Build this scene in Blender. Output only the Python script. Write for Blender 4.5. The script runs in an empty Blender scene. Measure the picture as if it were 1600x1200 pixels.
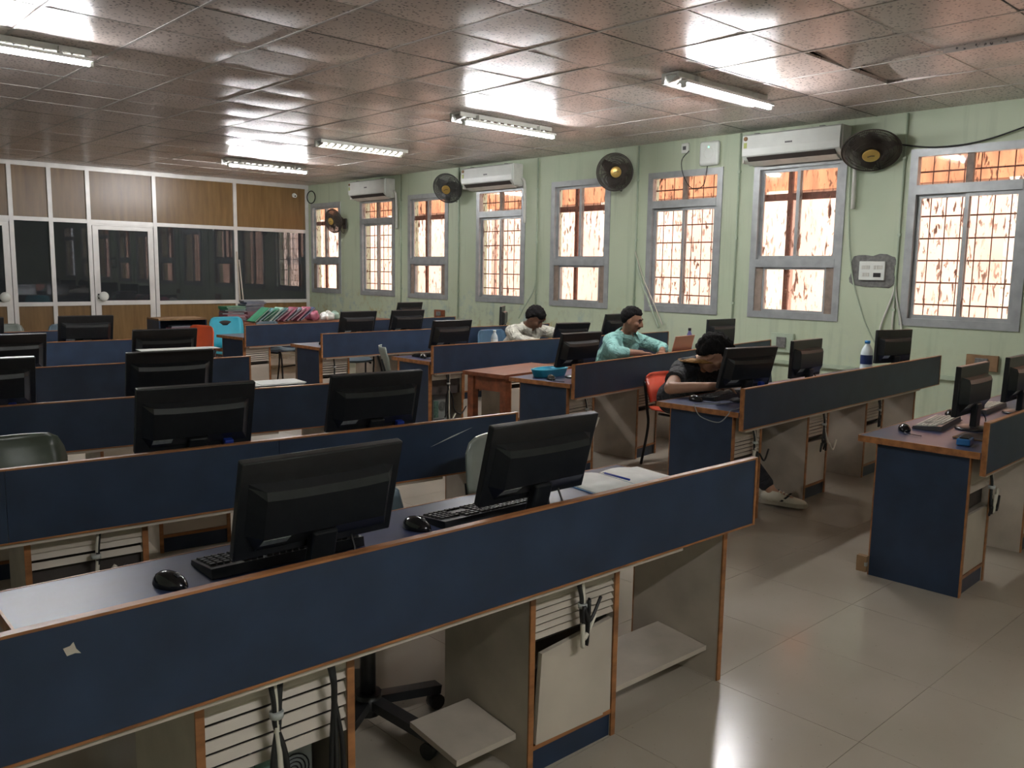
import bpy, bmesh, math, random
from mathutils import Vector, Matrix, Euler
PI = math.pi
R = math.radians
S = bpy.context.scene
COL = S.collection

# ------------------------------------------------------------------ camera
CAM_H = 1.5
FPX = 1333.0
yaw, pitch, roll = R(42.96), R(7.55), R(-0.9)
cf = Vector((math.sin(yaw) * math.cos(pitch), math.cos(yaw) * math.cos(pitch), -math.sin(pitch)))
cr = Vector((math.cos(yaw), -math.sin(yaw), 0))
cd = cf.cross(cr)
cr2 = cr * math.cos(roll) + cd * math.sin(roll)
cd2 = -cr * math.sin(roll) + cd * math.cos(roll)
cam_data = bpy.data.cameras.new('camera')
cam_data.sensor_width = 36.0
cam_data.lens = FPX / 1600 * 36.0
cam_data.clip_start = 0.05
cam = bpy.data.objects.new('camera', cam_data)
COL.objects.link(cam)
m = Matrix((cr2, -cd2, -cf)).transposed().to_4x4()
m.translation = Vector((0, 0, CAM_H))
cam.matrix_world = m
S.camera = cam


def project(p):
    v = Vector(p) - Vector((0, 0, CAM_H))
    c = v.dot(cf)
    if c < 0.05:
        return None
    return 800 + FPX * v.dot(cr2) / c, 600 + FPX * v.dot(cd2) / c, c


# ------------------------------------------------------------------ sky, sun, exposure
W = bpy.data.worlds.new('sky')
S.world = W
W.use_nodes = True
bg = W.node_tree.nodes['Background']
bg.inputs[0].default_value = (0.86, 0.93, 1.0, 1)
bg.inputs[1].default_value = 2.1
sun = bpy.data.lights.new('sun', 'SUN')
sun.energy = 4.2
sun.angle = R(0.6)
sun.color = (1.0, 0.93, 0.84)
so = bpy.data.objects.new('sun', sun)
COL.objects.link(so)
# the sun stands high behind the building: shines towards +x and down
so.rotation_euler = Vector((math.cos(R(64)), -0.22, -math.sin(R(64)))).to_track_quat('-Z', 'Y').to_euler()
S.view_settings.view_transform = 'Standard'
S.view_settings.look = 'None'
S.view_settings.gamma = 1.0
S.view_settings.use_curve_mapping = False
S.view_settings.exposure = 1.25
TUBE_POWER = 142.0

# ------------------------------------------------------------------ materials
MATS = {}


def nodes_of(name):
    mt = bpy.data.materials.new(name)
    mt.use_nodes = True
    nt = mt.node_tree
    return mt, nt, nt.nodes['Principled BSDF']


def N(nt, kind, **kw):
    n = nt.nodes.new(kind)
    for k, v in kw.items():
        if k.startswith('i_'):
            n.inputs[k[2:].replace('_', ' ')].default_value = v
        else:
            setattr(n, k, v)
    return n


def coords(nt, scale=(1, 1, 1), kind='Object'):
    tc = N(nt, 'ShaderNodeTexCoord')
    mp = N(nt, 'ShaderNodeMapping')
    mp.inputs['Scale'].default_value = scale
    nt.links.new(tc.outputs[kind], mp.inputs['Vector'])
    return mp.outputs['Vector']


def world_coords(nt, scale=(1, 1, 1)):
    g = N(nt, 'ShaderNodeNewGeometry')
    mp = N(nt, 'ShaderNodeMapping')
    mp.inputs['Scale'].default_value = scale
    nt.links.new(g.outputs['Position'], mp.inputs['Vector'])
    return mp.outputs['Vector']


def ramp(nt, fac, stops):
    r = N(nt, 'ShaderNodeValToRGB')
    e = r.color_ramp.elements
    while len(e) < len(stops):
        e.new(0.5)
    for el, (p, c) in zip(e, stops):
        el.position = p
        el.color = c if len(c) == 4 else (*c, 1)
    nt.links.new(fac, r.inputs['Fac'])
    return r.outputs['Color']


def mixc(nt, fac, a, b):
    mx = N(nt, 'ShaderNodeMix', data_type='RGBA')
    for sock, v in ((mx.inputs[0], fac), (mx.inputs[6], a), (mx.inputs[7], b)):
        if hasattr(v, 'node'):
            nt.links.new(v, sock)
        elif isinstance(v, (int, float)):
            sock.default_value = v
        else:
            sock.default_value = (*v, 1)
    return mx.outputs[2]


def mat(name, col, rough=0.5, metal=0.0, var=0.0, scale=8.0, bump=0.0, stretch=(1, 1, 1), spec=0.5, coat=0.0):
    """plain procedural surface: base colour with soft noise variation and fine relief"""
    if name in MATS:
        return MATS[name]
    mt, nt, b = nodes_of(name)
    b.inputs['Roughness'].default_value = rough
    b.inputs['Metallic'].default_value = metal
    b.inputs['Specular IOR Level'].default_value = spec
    b.inputs['Coat Weight'].default_value = coat
    if var > 0 or bump > 0:
        v = coords(nt, stretch)
        nz = N(nt, 'ShaderNodeTexNoise', i_Scale=scale, i_Detail=5.0)
        nt.links.new(v, nz.inputs['Vector'])
        lo = tuple(max(0, c * (1 - var)) for c in col)
        hi = tuple(min(1, c * (1 + var)) for c in col)
        nt.links.new(ramp(nt, nz.outputs['Fac'], [(0.3, lo), (0.7, hi)]), b.inputs['Base Color'])
        if bump > 0:
            bp = N(nt, 'ShaderNodeBump', i_Strength=bump, i_Distance=0.01)
            nt.links.new(nz.outputs['Fac'], bp.inputs['Height'])
            nt.links.new(bp.outputs['Normal'], b.inputs['Normal'])
    else:
        b.inputs['Base Color'].default_value = (*col, 1)
    MATS[name] = mt
    return mt


mat('navy', (0.018, 0.033, 0.066), 0.42, var=0.22, scale=5, spec=0.4)
mat('navy_top', (0.035, 0.046, 0.105), 0.36, var=0.2, scale=6, spec=0.4)
mat('cream', (0.50, 0.44, 0.365), 0.45, var=0.12, scale=3, spec=0.4)
mat('cream_side', (0.46, 0.40, 0.33), 0.5, var=0.2, scale=4, spec=0.3)
mat('edge_wood', (0.30, 0.125, 0.045), 0.4, var=0.35, scale=30, stretch=(0.3, 1, 1))
mat('red_wood', (0.20, 0.06, 0.025), 0.4, var=0.35, scale=20, stretch=(0.3, 1, 1))
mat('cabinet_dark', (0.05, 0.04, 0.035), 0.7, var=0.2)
mat('black_plastic', (0.014, 0.015, 0.016), 0.33, var=0.15, scale=40)
mat('black_gloss', (0.008, 0.008, 0.009), 0.16)
mat('grey_plastic', (0.075, 0.075, 0.08), 0.4, var=0.1)
mat('dark_metal', (0.02, 0.02, 0.022), 0.4, metal=0.4)
mat('key_black', (0.02, 0.02, 0.021), 0.45)
mat('key_gap', (0.06, 0.065, 0.07), 0.5)
mat('cable_black', (0.012, 0.012, 0.012), 0.5)
mat('cable_white', (0.62, 0.58, 0.48), 0.5)
mat('vga_blue', (0.02, 0.05, 0.32), 0.4)
mat('sticker', (0.45, 0.47, 0.45), 0.5, var=0.2, scale=60)
mat('aluminium', (0.66, 0.65, 0.62), 0.38, metal=0.25, var=0.08, scale=6)
mat('window_alu', (0.36, 0.38, 0.38), 0.42, metal=0.3, var=0.15, scale=9)
mat('window_trim', (0.25, 0.19, 0.15), 0.6, var=0.3, scale=12)
mat('rust_steel', (0.20, 0.085, 0.06), 0.6, var=0.3, scale=20)
mat('white_plastic', (0.72, 0.75, 0.70), 0.25, var=0.04)
mat('off_white', (0.62, 0.62, 0.56), 0.45, var=0.1)
mat('paper', (0.78, 0.80, 0.76), 0.6, var=0.06, scale=20)
mat('fan_brown', (0.060, 0.048, 0.038), 0.4, var=0.2)
mat('fan_grey', (0.085, 0.085, 0.078), 0.4, var=0.2)
mat('gold', (0.62, 0.42, 0.12), 0.3, metal=0.5)
mat('pvc_green', (0.40, 0.48, 0.36), 0.5, var=0.1)
mat('tube_glass_off', (0.8, 0.8, 0.75), 0.3)
mat('mirror_louvre', (0.75, 0.76, 0.76), 0.22, metal=0.85)
mat('grout', (0.27, 0.235, 0.19), 0.7, var=0.2)
mat('cement', (0.16, 0.16, 0.15), 0.9, var=0.3, scale=30, bump=0.4)
mat('cardboard', (0.25, 0.15, 0.075), 0.8, var=0.2)
mat('chair_green', (0.085, 0.105, 0.080), 0.28, var=0.15, scale=5)
mat('chair_grey', (0.22, 0.25, 0.22), 0.35, var=0.15, scale=5)
mat('chair_blue', (0.05, 0.11, 0.18), 0.35, var=0.1)
mat('chair_steel', (0.10, 0.16, 0.20), 0.35, var=0.1)
mat('chair_cyan', (0.06, 0.50, 0.66), 0.3, var=0.05)
mat('chair_red', (0.58, 0.075, 0.04), 0.35, var=0.08)
mat('chair_orange', (0.62, 0.10, 0.035), 0.35, var=0.08)
mat('board_green', (0.10, 0.19, 0.15), 0.5, var=0.4, scale=50)
mat('tower_metal', (0.30, 0.33, 0.32), 0.4, metal=0.5, var=0.15)
mat('void_shade', (0.03, 0.028, 0.026), 0.9, var=0.2)
mat('plain_wall', (0.40, 0.46, 0.37), 0.8, var=0.08, scale=2)
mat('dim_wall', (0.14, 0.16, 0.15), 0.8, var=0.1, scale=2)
mat('roof', (0.30, 0.28, 0.26), 0.9, var=0.1)
mat('yard', (0.42, 0.36, 0.31), 0.9, var=0.2)
mat('outside_pink', (0.80, 0.52, 0.43), 0.85, var=0.12, scale=1.2, bump=0.2)
mat('outside_brown', (0.42, 0.17, 0.085), 0.85, var=0.45, scale=6, bump=0.3, stretch=(1, 1, 0.3))
mat('outside_trim', (0.80, 0.62, 0.52), 0.8, var=0.1, scale=2)
mat('bottle_clear', (0.62, 0.70, 0.70), 0.12, spec=0.6)
mat('bottle_blue', (0.015, 0.03, 0.10), 0.35)
mat('cap_blue', (0.03, 0.22, 0.50), 0.35)
mat('bottle_purple', (0.13, 0.12, 0.28), 0.3)
mat('laptop_rose', (0.62, 0.30, 0.22), 0.35, metal=0.3)
mat('blue_case', (0.03, 0.17, 0.42), 0.4)


def wood_panel():
    mt, nt, b = nodes_of('partition_wood')
    v = world_coords(nt, (7, 7, 0.6))
    nz = N(nt, 'ShaderNodeTexNoise', i_Scale=2.2, i_Detail=6.0, i_Roughness=0.65)
    nt.links.new(v, nz.inputs['Vector'])
    c = ramp(nt, nz.outputs['Fac'], [(0.25, (0.125, 0.070, 0.026)), (0.5, (0.18, 0.105, 0.038)), (0.75, (0.235, 0.14, 0.055))])
    nt.links.new(c, b.inputs['Base Color'])
    b.inputs['Roughness'].default_value = 0.32
    MATS['partition_wood'] = mt


def green_wall():
    mt, nt, b = nodes_of('green_paint')
    v = world_coords(nt)
    big = N(nt, 'ShaderNodeTexNoise', i_Scale=1.1, i_Detail=4.0)
    fine = N(nt, 'ShaderNodeTexNoise', i_Scale=7.0, i_Detail=8.0, i_Roughness=0.7)
    for n in (big, fine):
        nt.links.new(v, n.inputs['Vector'])
    base = ramp(nt, big.outputs['Fac'], [(0.3, (0.44, 0.52, 0.37)), (0.7, (0.51, 0.57, 0.42))])
    # damp, peeling plaster low on the wall: patches of ochre and blue-grey under the old paint
    sx = N(nt, 'ShaderNodeSeparateXYZ')
    nt.links.new(v, sx.inputs[0])
    low = N(nt, 'ShaderNodeMapRange')
    low.inputs['From Min'].default_value = 1.35
    low.inputs['From Max'].default_value = 0.7
    nt.links.new(sx.outputs['Z'], low.inputs['Value'])
    pm = N(nt, 'ShaderNodeMath', operation='MULTIPLY')
    nt.links.new(low.outputs[0], pm.inputs[0])
    nt.links.new(ramp(nt, fine.outputs['Fac'], [(0.50, (0, 0, 0)), (0.62, (1, 1, 1))]), pm.inputs[1])
    pm2 = N(nt, 'ShaderNodeMath', operation='MULTIPLY')
    far = N(nt, 'ShaderNodeMapRange')
    far.inputs['From Min'].default_value = 5.5
    far.inputs['From Max'].default_value = 8.5
    far.inputs['To Min'].default_value = 0.18
    nt.links.new(sx.outputs['Y'], far.inputs['Value'])
    nt.links.new(pm.outputs[0], pm2.inputs[0])
    nt.links.new(far.outputs[0], pm2.inputs[1])
    patch = ramp(nt, big.outputs['Fac'], [(0.42, (0.40, 0.34, 0.16)), (0.55, (0.30, 0.40, 0.42))])
    c1 = mixc(nt, pm2.outputs[0], base, patch)
    # grime streaks
    v2 = world_coords(nt, (5, 5, 0.35))
    st = N(nt, 'ShaderNodeTexNoise', i_Scale=2.0, i_Detail=6.0)
    nt.links.new(v2, st.inputs['Vector'])
    g = ramp(nt, st.outputs['Fac'], [(0.56, (0, 0, 0)), (0.80, (0.5, 0.5, 0.5))])
    c2 = mixc(nt, g, c1, (0.25, 0.29, 0.20))
    nt.links.new(c2, b.inputs['Base Color'])
    b.inputs['Roughness'].default_value = 0.55
    bp = N(nt, 'ShaderNodeBump', i_Strength=0.15, i_Distance=0.01)
    nt.links.new(fine.outputs['Fac'], bp.inputs['Height'])
    nt.links.new(bp.outputs['Normal'], b.inputs['Normal'])
    MATS['green_paint'] = mt


def ceiling_tile():
    mt, nt, b = nodes_of('ceiling_tile')
    v = world_coords(nt)
    oi = N(nt, 'ShaderNodeObjectInfo')
    sp = N(nt, 'ShaderNodeTexVoronoi', i_Scale=36.0)
    sp.inputs['Randomness'].default_value = 1.0
    nz = N(nt, 'ShaderNodeTexNoise', i_Scale=60.0, i_Detail=3.0)
    big = N(nt, 'ShaderNodeTexNoise', i_Scale=0.7, i_Detail=3.0)
    for n in (sp, nz, big):
        nt.links.new(v, n.inputs['Vector'])
    base = ramp(nt, big.outputs['Fac'], [(0.3, (0.62, 0.54, 0.505)), (0.7, (0.70, 0.615, 0.575))])
    tint = ramp(nt, oi.outputs['Random'], [(0.0, (0.86, 0.85, 0.84)), (1.0, (1.0, 1.0, 1.0))])
    mul = N(nt, 'ShaderNodeMix', data_type='RGBA', blend_type='MULTIPLY')
    mul.inputs[0].default_value = 1.0
    nt.links.new(base, mul.inputs[6])
    nt.links.new(tint, mul.inputs[7])
    # pin holes and short fissures pressed into the board
    holes = ramp(nt, sp.outputs['Distance'], [(0.25, (1, 1, 1)), (0.36, (0, 0, 0))])
    gate = ramp(nt, nz.outputs['Fac'], [(0.40, (0, 0, 0)), (0.48, (1, 1, 1))])
    hm = N(nt, 'ShaderNodeMath', operation='MULTIPLY')
    nt.links.new(holes, hm.inputs[0])
    nt.links.new(gate, hm.inputs[1])
    holes_c = mixc(nt, hm.outputs[0], mul.outputs[2], (0.10, 0.085, 0.08))
    # soot blown onto the boards above the air conditioners
    prev = None
    for sx_, sy_ in ((8.0, 12.3), (8.0, 9.5), (8.0, 5.0)):
        dn = N(nt, 'ShaderNodeVectorMath', operation='DISTANCE')
        dn.inputs[1].default_value = (sx_ * 1.6, sy_, 0)
        mp2 = N(nt, 'ShaderNodeMapping')
        mp2.inputs['Scale'].default_value = (1.6, 1, 0)
        nt.links.new(v, mp2.inputs['Vector'])
        nt.links.new(mp2.outputs['Vector'], dn.inputs[0])
        if prev is None:
            prev = dn.outputs['Value']
        else:
            mn = N(nt, 'ShaderNodeMath', operation='MINIMUM')
            nt.links.new(prev, mn.inputs[0])
            nt.links.new(dn.outputs['Value'], mn.inputs[1])
            prev = mn.outputs[0]
    nz2 = N(nt, 'ShaderNodeTexNoise', i_Scale=3.0, i_Detail=4.0)
    nt.links.new(v, nz2.inputs['Vector'])
    ad = N(nt, 'ShaderNodeMath', operation='ADD')
    nt.links.new(prev, ad.inputs[0])
    nt.links.new(nz2.outputs['Fac'], ad.inputs[1])
    soot = ramp(nt, ad.outputs[0], [(0.45, (0.85, 0.85, 0.85)), (1.0, (0, 0, 0))])
    nt.links.new(mixc(nt, soot, holes_c, (0.05, 0.055, 0.06)), b.inputs['Base Color'])
    b.inputs['Roughness'].default_value = 0.30
    b.inputs['Specular IOR Level'].default_value = 0.30
    bp = N(nt, 'ShaderNodeBump', i_Strength=0.10, i_Distance=0.004)
    nt.links.new(nz.outputs['Fac'], bp.inputs['Height'])
    nt.links.new(bp.outputs['Normal'], b.inputs['Normal'])
    MATS['ceiling_tile'] = mt


def floor_tile():
    mt, nt, b = nodes_of('floor_tile')
    v = world_coords(nt)
    oi = N(nt, 'ShaderNodeObjectInfo')
    a = N(nt, 'ShaderNodeTexNoise', i_Scale=1.4, i_Detail=5.0)
    f = N(nt, 'ShaderNodeTexNoise', i_Scale=55.0, i_Detail=2.0)
    for n in (a, f):
        nt.links.new(v, n.inputs['Vector'])
    base = ramp(nt, a.outputs['Fac'], [(0.3, (0.36, 0.315, 0.255)), (0.7, (0.42, 0.37, 0.305))])
    spk = ramp(nt, f.outputs['Fac'], [(0.70, (0, 0, 0)), (0.76, (0.6, 0.6, 0.6))])
    c = mixc(nt, spk, base, (0.24, 0.20, 0.16))
    nt.links.new(c, b.inputs['Base Color'])
    rr = ramp(nt, a.outputs['Fac'], [(0.3, (0.13, 0.13, 0.13)), (0.7, (0.24, 0.24, 0.24))])
    nt.links.new(rr, b.inputs['Roughness'])
    MATS['floor_tile'] = mt


def schlick(nt, f0):
    lw = N(nt, 'ShaderNodeLayerWeight')
    pw = N(nt, 'ShaderNodeMath', operation='POWER')
    pw.inputs[1].default_value = 5.0
    nt.links.new(lw.outputs['Facing'], pw.inputs[0])
    ma = N(nt, 'ShaderNodeMath', operation='MULTIPLY_ADD')
    nt.links.new(pw.outputs[0], ma.inputs[0])
    ma.inputs[1].default_value = 1 - f0
    ma.inputs[2].default_value = f0
    return ma


def dirty_glass():
    mt, nt, b = nodes_of('dirty_glass')
    nt.nodes.remove(b)
    out = nt.nodes['Material Output']
    tr = N(nt, 'ShaderNodeBsdfTransparent')
    tr.inputs[0].default_value = (0.97, 0.94, 0.92, 1)
    gl = N(nt, 'ShaderNodeBsdfGlossy')
    gl.inputs['Roughness'].default_value = 0.05
    df = N(nt, 'ShaderNodeBsdfDiffuse')
    df.inputs[0].default_value = (0.20, 0.12, 0.09, 1)
    tl = N(nt, 'ShaderNodeBsdfTranslucent')
    tl.inputs[0].default_value = (0.42, 0.26, 0.20, 1)
    dirt = N(nt, 'ShaderNodeMixShader')
    dirt.inputs[0].default_value = 0.35
    nt.links.new(df.outputs[0], dirt.inputs[1])
    nt.links.new(tl.outputs[0], dirt.inputs[2])
    fr = schlick(nt, 0.03)
    m1 = N(nt, 'ShaderNodeMixShader')
    nt.links.new(fr.outputs[0], m1.inputs[0])
    nt.links.new(tr.outputs[0], m1.inputs[1])
    nt.links.new(gl.outputs[0], m1.inputs[2])
    v = world_coords(nt, (26, 30, 8))
    n1 = N(nt, 'ShaderNodeTexNoise', i_Scale=1.0, i_Detail=3.0, i_Roughness=0.6, i_Distortion=0.6)
    nt.links.new(v, n1.inputs['Vector'])
    v2 = world_coords(nt, (1.7, 1.7, 1.3))
    n2 = N(nt, 'ShaderNodeTexNoise', i_Scale=1.6, i_Detail=2.0)
    nt.links.new(v2, n2.inputs['Vector'])
    runs = ramp(nt, n1.outputs['Fac'], [(0.575, (0, 0, 0)), (0.63, (1, 1, 1))])
    area = ramp(nt, n2.outputs['Fac'], [(0.36, (0.10, 0.10, 0.10)), (0.62, (0.95, 0.95, 0.95))])
    mm = N(nt, 'ShaderNodeMath', operation='MULTIPLY')
    nt.links.new(runs, mm.inputs[0])
    nt.links.new(area, mm.inputs[1])
    m2 = N(nt, 'ShaderNodeMixShader')
    nt.links.new(mm.outputs[0], m2.inputs[0])
    nt.links.new(m1.outputs[0], m2.inputs[1])
    nt.links.new(dirt.outputs[0], m2.inputs[2])
    nt.links.new(m2.outputs[0], out.inputs[0])
    MATS['dirty_glass'] = mt


def tinted_glass():
    mt, nt, b = nodes_of('tinted_glass')
    nt.nodes.remove(b)
    out = nt.nodes['Material Output']
    tr = N(nt, 'ShaderNodeBsdfTransparent')
    tr.inputs[0].default_value = (0.50, 0.54, 0.56, 1)
    gl = N(nt, 'ShaderNodeBsdfGlossy')
    gl.inputs['Roughness'].default_value = 0.02
    gl.inputs[0].default_value = (0.9, 0.92, 0.95, 1)
    df = N(nt, 'ShaderNodeBsdfDiffuse')
    df.inputs[0].default_value = (0.10, 0.11, 0.12, 1)
    fr = schlick(nt, 0.06)
    d = N(nt, 'ShaderNodeMixShader')
    d.inputs[0].default_value = 0.27
    nt.links.new(tr.outputs[0], d.inputs[1])
    nt.links.new(df.outputs[0], d.inputs[2])
    m1 = N(nt, 'ShaderNodeMixShader')
    nt.links.new(fr.outputs[0], m1.inputs[0])
    nt.links.new(d.outputs[0], m1.inputs[1])
    nt.links.new(gl.outputs[0], m1.inputs[2])
    nt.links.new(m1.outputs[0], out.inputs[0])
    MATS['tinted_glass'] = mt


def lamp(name, col, power):
    mt, nt, b = nodes_of(name)
    b.inputs['Base Color'].default_value = (0.9, 0.9, 0.9, 1)
    b.inputs['Emission Color'].default_value = (*col, 1)
    b.inputs['Emission Strength'].default_value = power
    MATS[name] = mt


wood_panel(); green_wall(); ceiling_tile(); floor_tile(); dirty_glass(); tinted_glass()
lamp('tube_cold', (0.98, 0.97, 0.98), TUBE_POWER)
lamp('tube_added_glow', (1.0, 0.95, 0.80), TUBE_POWER * 0.10)  # weak glow added to the unlit tube for its bright louvres
lamp('led_green', (0.05, 1.0, 0.4), 3.0)


# ------------------------------------------------------------------ mesh helpers
class MB:
    """collects shapes and links them as one mesh object"""

    def __init__(self):
        self.bm = bmesh.new()
        self.mi = 0

    def _fin(self, verts):
        fs = set()
        for v in verts:
            fs.update(v.link_faces)
        for f in fs:
            f.material_index = self.mi
        return self

    def hexa(self, p):
        """eight corners: bottom ring then top ring"""
        v = [self.bm.verts.new(q) for q in p]
        for f in ((3, 2, 1, 0), (4, 5, 6, 7), (0, 1, 5, 4), (1, 2, 6, 5), (2, 3, 7, 6), (3, 0, 4, 7)):
            self.bm.faces.new([v[i] for i in f])
        return self._fin(v)

    def box(self, x0, x1, y0, y1, z0, z1):
        return self.hexa([(x0, y0, z0), (x1, y0, z0), (x1, y1, z0), (x0, y1, z0),
                          (x0, y0, z1), (x1, y0, z1), (x1, y1, z1), (x0, y1, z1)])

    def bar(self, a, b, w, h, up=(0, 0, 1)):
        a, b = Vector(a), Vector(b)
        d = (b - a).normalized()
        s = d.cross(Vector(up)).normalized() * w / 2
        u = s.cross(d).normalized() * h / 2
        return self.hexa([a - s - u, a + s - u, b + s - u, b - s - u, a - s + u, a + s + u, b + s + u, b - s + u])

    def rbox(self, x0, x1, y0, y1, z0, z1, r=0.006, seg=2):
        n0 = len(self.bm.verts)
        tmp = bmesh.new()
        bmesh.ops.create_cube(tmp, size=1)
        for v in tmp.verts:
            v.co = Vector(((x0 + x1) / 2 + v.co.x * (x1 - x0), (y0 + y1) / 2 + v.co.y * (y1 - y0), (z0 + z1) / 2 + v.co.z * (z1 - z0)))
        bmesh.ops.bevel(tmp, geom=tmp.edges[:], offset=r, segments=seg, affect='EDGES', profile=0.5)
        return self.merge(tmp)

    def merge(self, tmp, matrix=None, smooth=False):
        mp = {}
        for v in tmp.verts:
            mp[v] = self.bm.verts.new(matrix @ v.co if matrix else v.co)
        for f in tmp.faces:
            try:
                nf = self.bm.faces.new([mp[v] for v in f.verts])
                nf.material_index = self.mi
                nf.smooth = smooth or f.smooth
            except ValueError:
                pass
        tmp.free()
        return self

    def ring(self, c, d, r, n, ref=None):
        d = Vector(d).normalized()
        ref = Vector(ref) if ref else (Vector((0, 0, 1)) if abs(d.z) < 0.9 else Vector((1, 0, 0)))
        s = d.cross(ref).normalized()
        u = s.cross(d)
        return [self.bm.verts.new(Vector(c) + s * r * math.cos(2 * PI * i / n) + u * r * math.sin(2 * PI * i / n)) for i in range(n)]

    def loft(self, rings, cap=True, smooth=True):
        n = len(rings[0])
        for a, b in zip(rings, rings[1:]):
            for i in range(n):
                f = self.bm.faces.new((a[i], a[(i + 1) % n], b[(i + 1) % n], b[i]))
                f.smooth = smooth
                f.material_index = self.mi
        if cap:
            for rg, fl in ((rings[0], True), (rings[-1], False)):
                f = self.bm.faces.new(list(reversed(rg)) if fl else rg)
                f.material_index = self.mi
        return self

    def cyl(self, a, b, r, r2=None, n=12):
        d = Vector(b) - Vector(a)
        return self.loft([self.ring(a, d, r, n), self.ring(b, d, r if r2 is None else r2, n)])

    def tube(self, pts, r, n=6):
        pts = [Vector(p) for p in pts]
        rings = []
        for i, p in enumerate(pts):
            d = pts[min(i + 1, len(pts) - 1)] - pts[max(i - 1, 0)]
            rings.append(self.ring(p, d, r, n))
        return self.loft(rings)

    def lathe(self, prof, n=20, M=None):
        """prof: (radius, z) pairs, turned round z"""
        rings = []
        for r, z in prof:
            ring = []
            for i in range(n):
                p = Vector((max(r, 1e-4) * math.cos(2 * PI * i / n), max(r, 1e-4) * math.sin(2 * PI * i / n), z))
                ring.append(self.bm.verts.new(M @ p if M else p))
            rings.append(ring)
        return self.loft(rings)

    def ball(self, c, r, sc=(1, 1, 1), n=12, M=None):
        tmp = bmesh.new()
        bmesh.ops.create_uvsphere(tmp, u_segments=n, v_segments=max(6, n * 2 // 3), radius=r)
        mt = Matrix.Translation(Vector(c)) @ (M or Matrix.Identity(4)) @ Matrix.Diagonal((*sc, 1))
        return self.merge(tmp, mt, True)

    def capsule(self, a, b, ra, rb, n=14):
        a, b = Vector(a), Vector(b)
        self.ball(a, ra, n=n)
        self.ball(b, rb, n=n)
        if (b - a).length > 1e-4:
            self.cyl(a, b, ra, rb, n)
        return self

    def torus(self, c, axis, R1, r, n=32, k=6):
        axis = Vector(axis).normalized()
        ref = Vector((0, 0, 1)) if abs(axis.z) < 0.9 else Vector((1, 0, 0))
        s = axis.cross(ref).normalized()
        u = s.cross(axis)
        rings = []
        for i in range(n):
            a = 2 * PI * i / n
            rad = s * math.cos(a) + u * math.sin(a)
            rings.append([self.bm.verts.new(Vector(c) + rad * (R1 + r * math.cos(2 * PI * j / k)) + axis * r * math.sin(2 * PI * j / k)) for j in range(k)])
        return self.loft(rings + [rings[0]], cap=False)

    def prism(self, poly, x0, x1, axis='x'):
        """extrude an outline (pairs) along an axis"""
        def P(q, t):
            return {'x': (t, q[0], q[1]), 'y': (q[0], t, q[1]), 'z': (q[0], q[1], t)}[axis]
        a = [self.bm.verts.new(P(q, x0)) for q in poly]
        b = [self.bm.verts.new(P(q, x1)) for q in poly]
        return self.loft([a, b], smooth=False)

    def mesh(self, name, mats, smooth=None):
        me = bpy.data.meshes.new(name)
        bmesh.ops.recalc_face_normals(self.bm, faces=self.bm.faces[:])
        if smooth is not None:
            for f in self.bm.faces:
                f.smooth = smooth
        self.bm.to_mesh(me)
        self.bm.free()
        for k in (mats if isinstance(mats, (list, tuple)) else [mats]):
            me.materials.append(MATS[k])
        return me

    def build(self, name, mats, parent=None, smooth=None, loc=None, rot=None):
        return link(name, self.mesh(name, mats, smooth), parent, loc, rot)


def link(name, me, parent=None, loc=None, rot=None):
    o = bpy.data.objects.new(name, me)
    COL.objects.link(o)
    if parent:
        o.parent = parent
    if loc is not None:
        o.location = loc
    if rot is not None:
        o.rotation_euler = rot
    return o


def tag(o, label, cat, group=None, kind=None):
    o['label'] = label
    o['category'] = cat
    if group:
        o['group'] = group
    if kind:
        o['kind'] = kind
    return o


def thing(name, label, cat, loc=(0, 0, 0), rz=0.0, group=None, kind=None):
    o = link(name, None, None, loc, (0, 0, rz))
    o.empty_display_size = 0.1
    return tag(o, label, cat, group, kind)


def copy_tree(o, parent=None):
    c = o.copy()
    COL.objects.link(c)
    c.parent = parent
    for ch in [x for x in bpy.data.objects if x.parent == o]:
        copy_tree(ch, c)
    return c


def place(o, label, loc, rz, group=None):
    o.location = loc
    o.rotation_euler = (0, 0, rz)
    o['label'] = label
    if group:
        o['group'] = group
    return o


def curve_pts(ctrl, n=6):
    """Catmull-Rom through control points"""
    P = [Vector(c) for c in ctrl]
    P = [P[0] * 2 - P[1]] + P + [P[-1] * 2 - P[-2]]
    out = []
    for i in range(1, len(P) - 2):
        for k in range(n):
            t = k / n
            out.append(0.5 * ((2 * P[i]) + (P[i + 1] - P[i - 1]) * t + (2 * P[i - 1] - 5 * P[i] + 4 * P[i + 1] - P[i + 2]) * t * t + (3 * P[i] - P[i - 1] - 3 * P[i + 1] + P[i + 2]) * t ** 3))
    out.append(P[-2])
    return out

# ------------------------------------------------------------------ room shell
XW, YP, ZC = 8.154, 14.37, 3.0
XL, YN, YB = -1.1, -2.6, 19.0


def struct(name, label, mb, mats, cat='wall'):
    o = mb.build(name, mats)
    return tag(o, label, cat, kind='structure')


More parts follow.
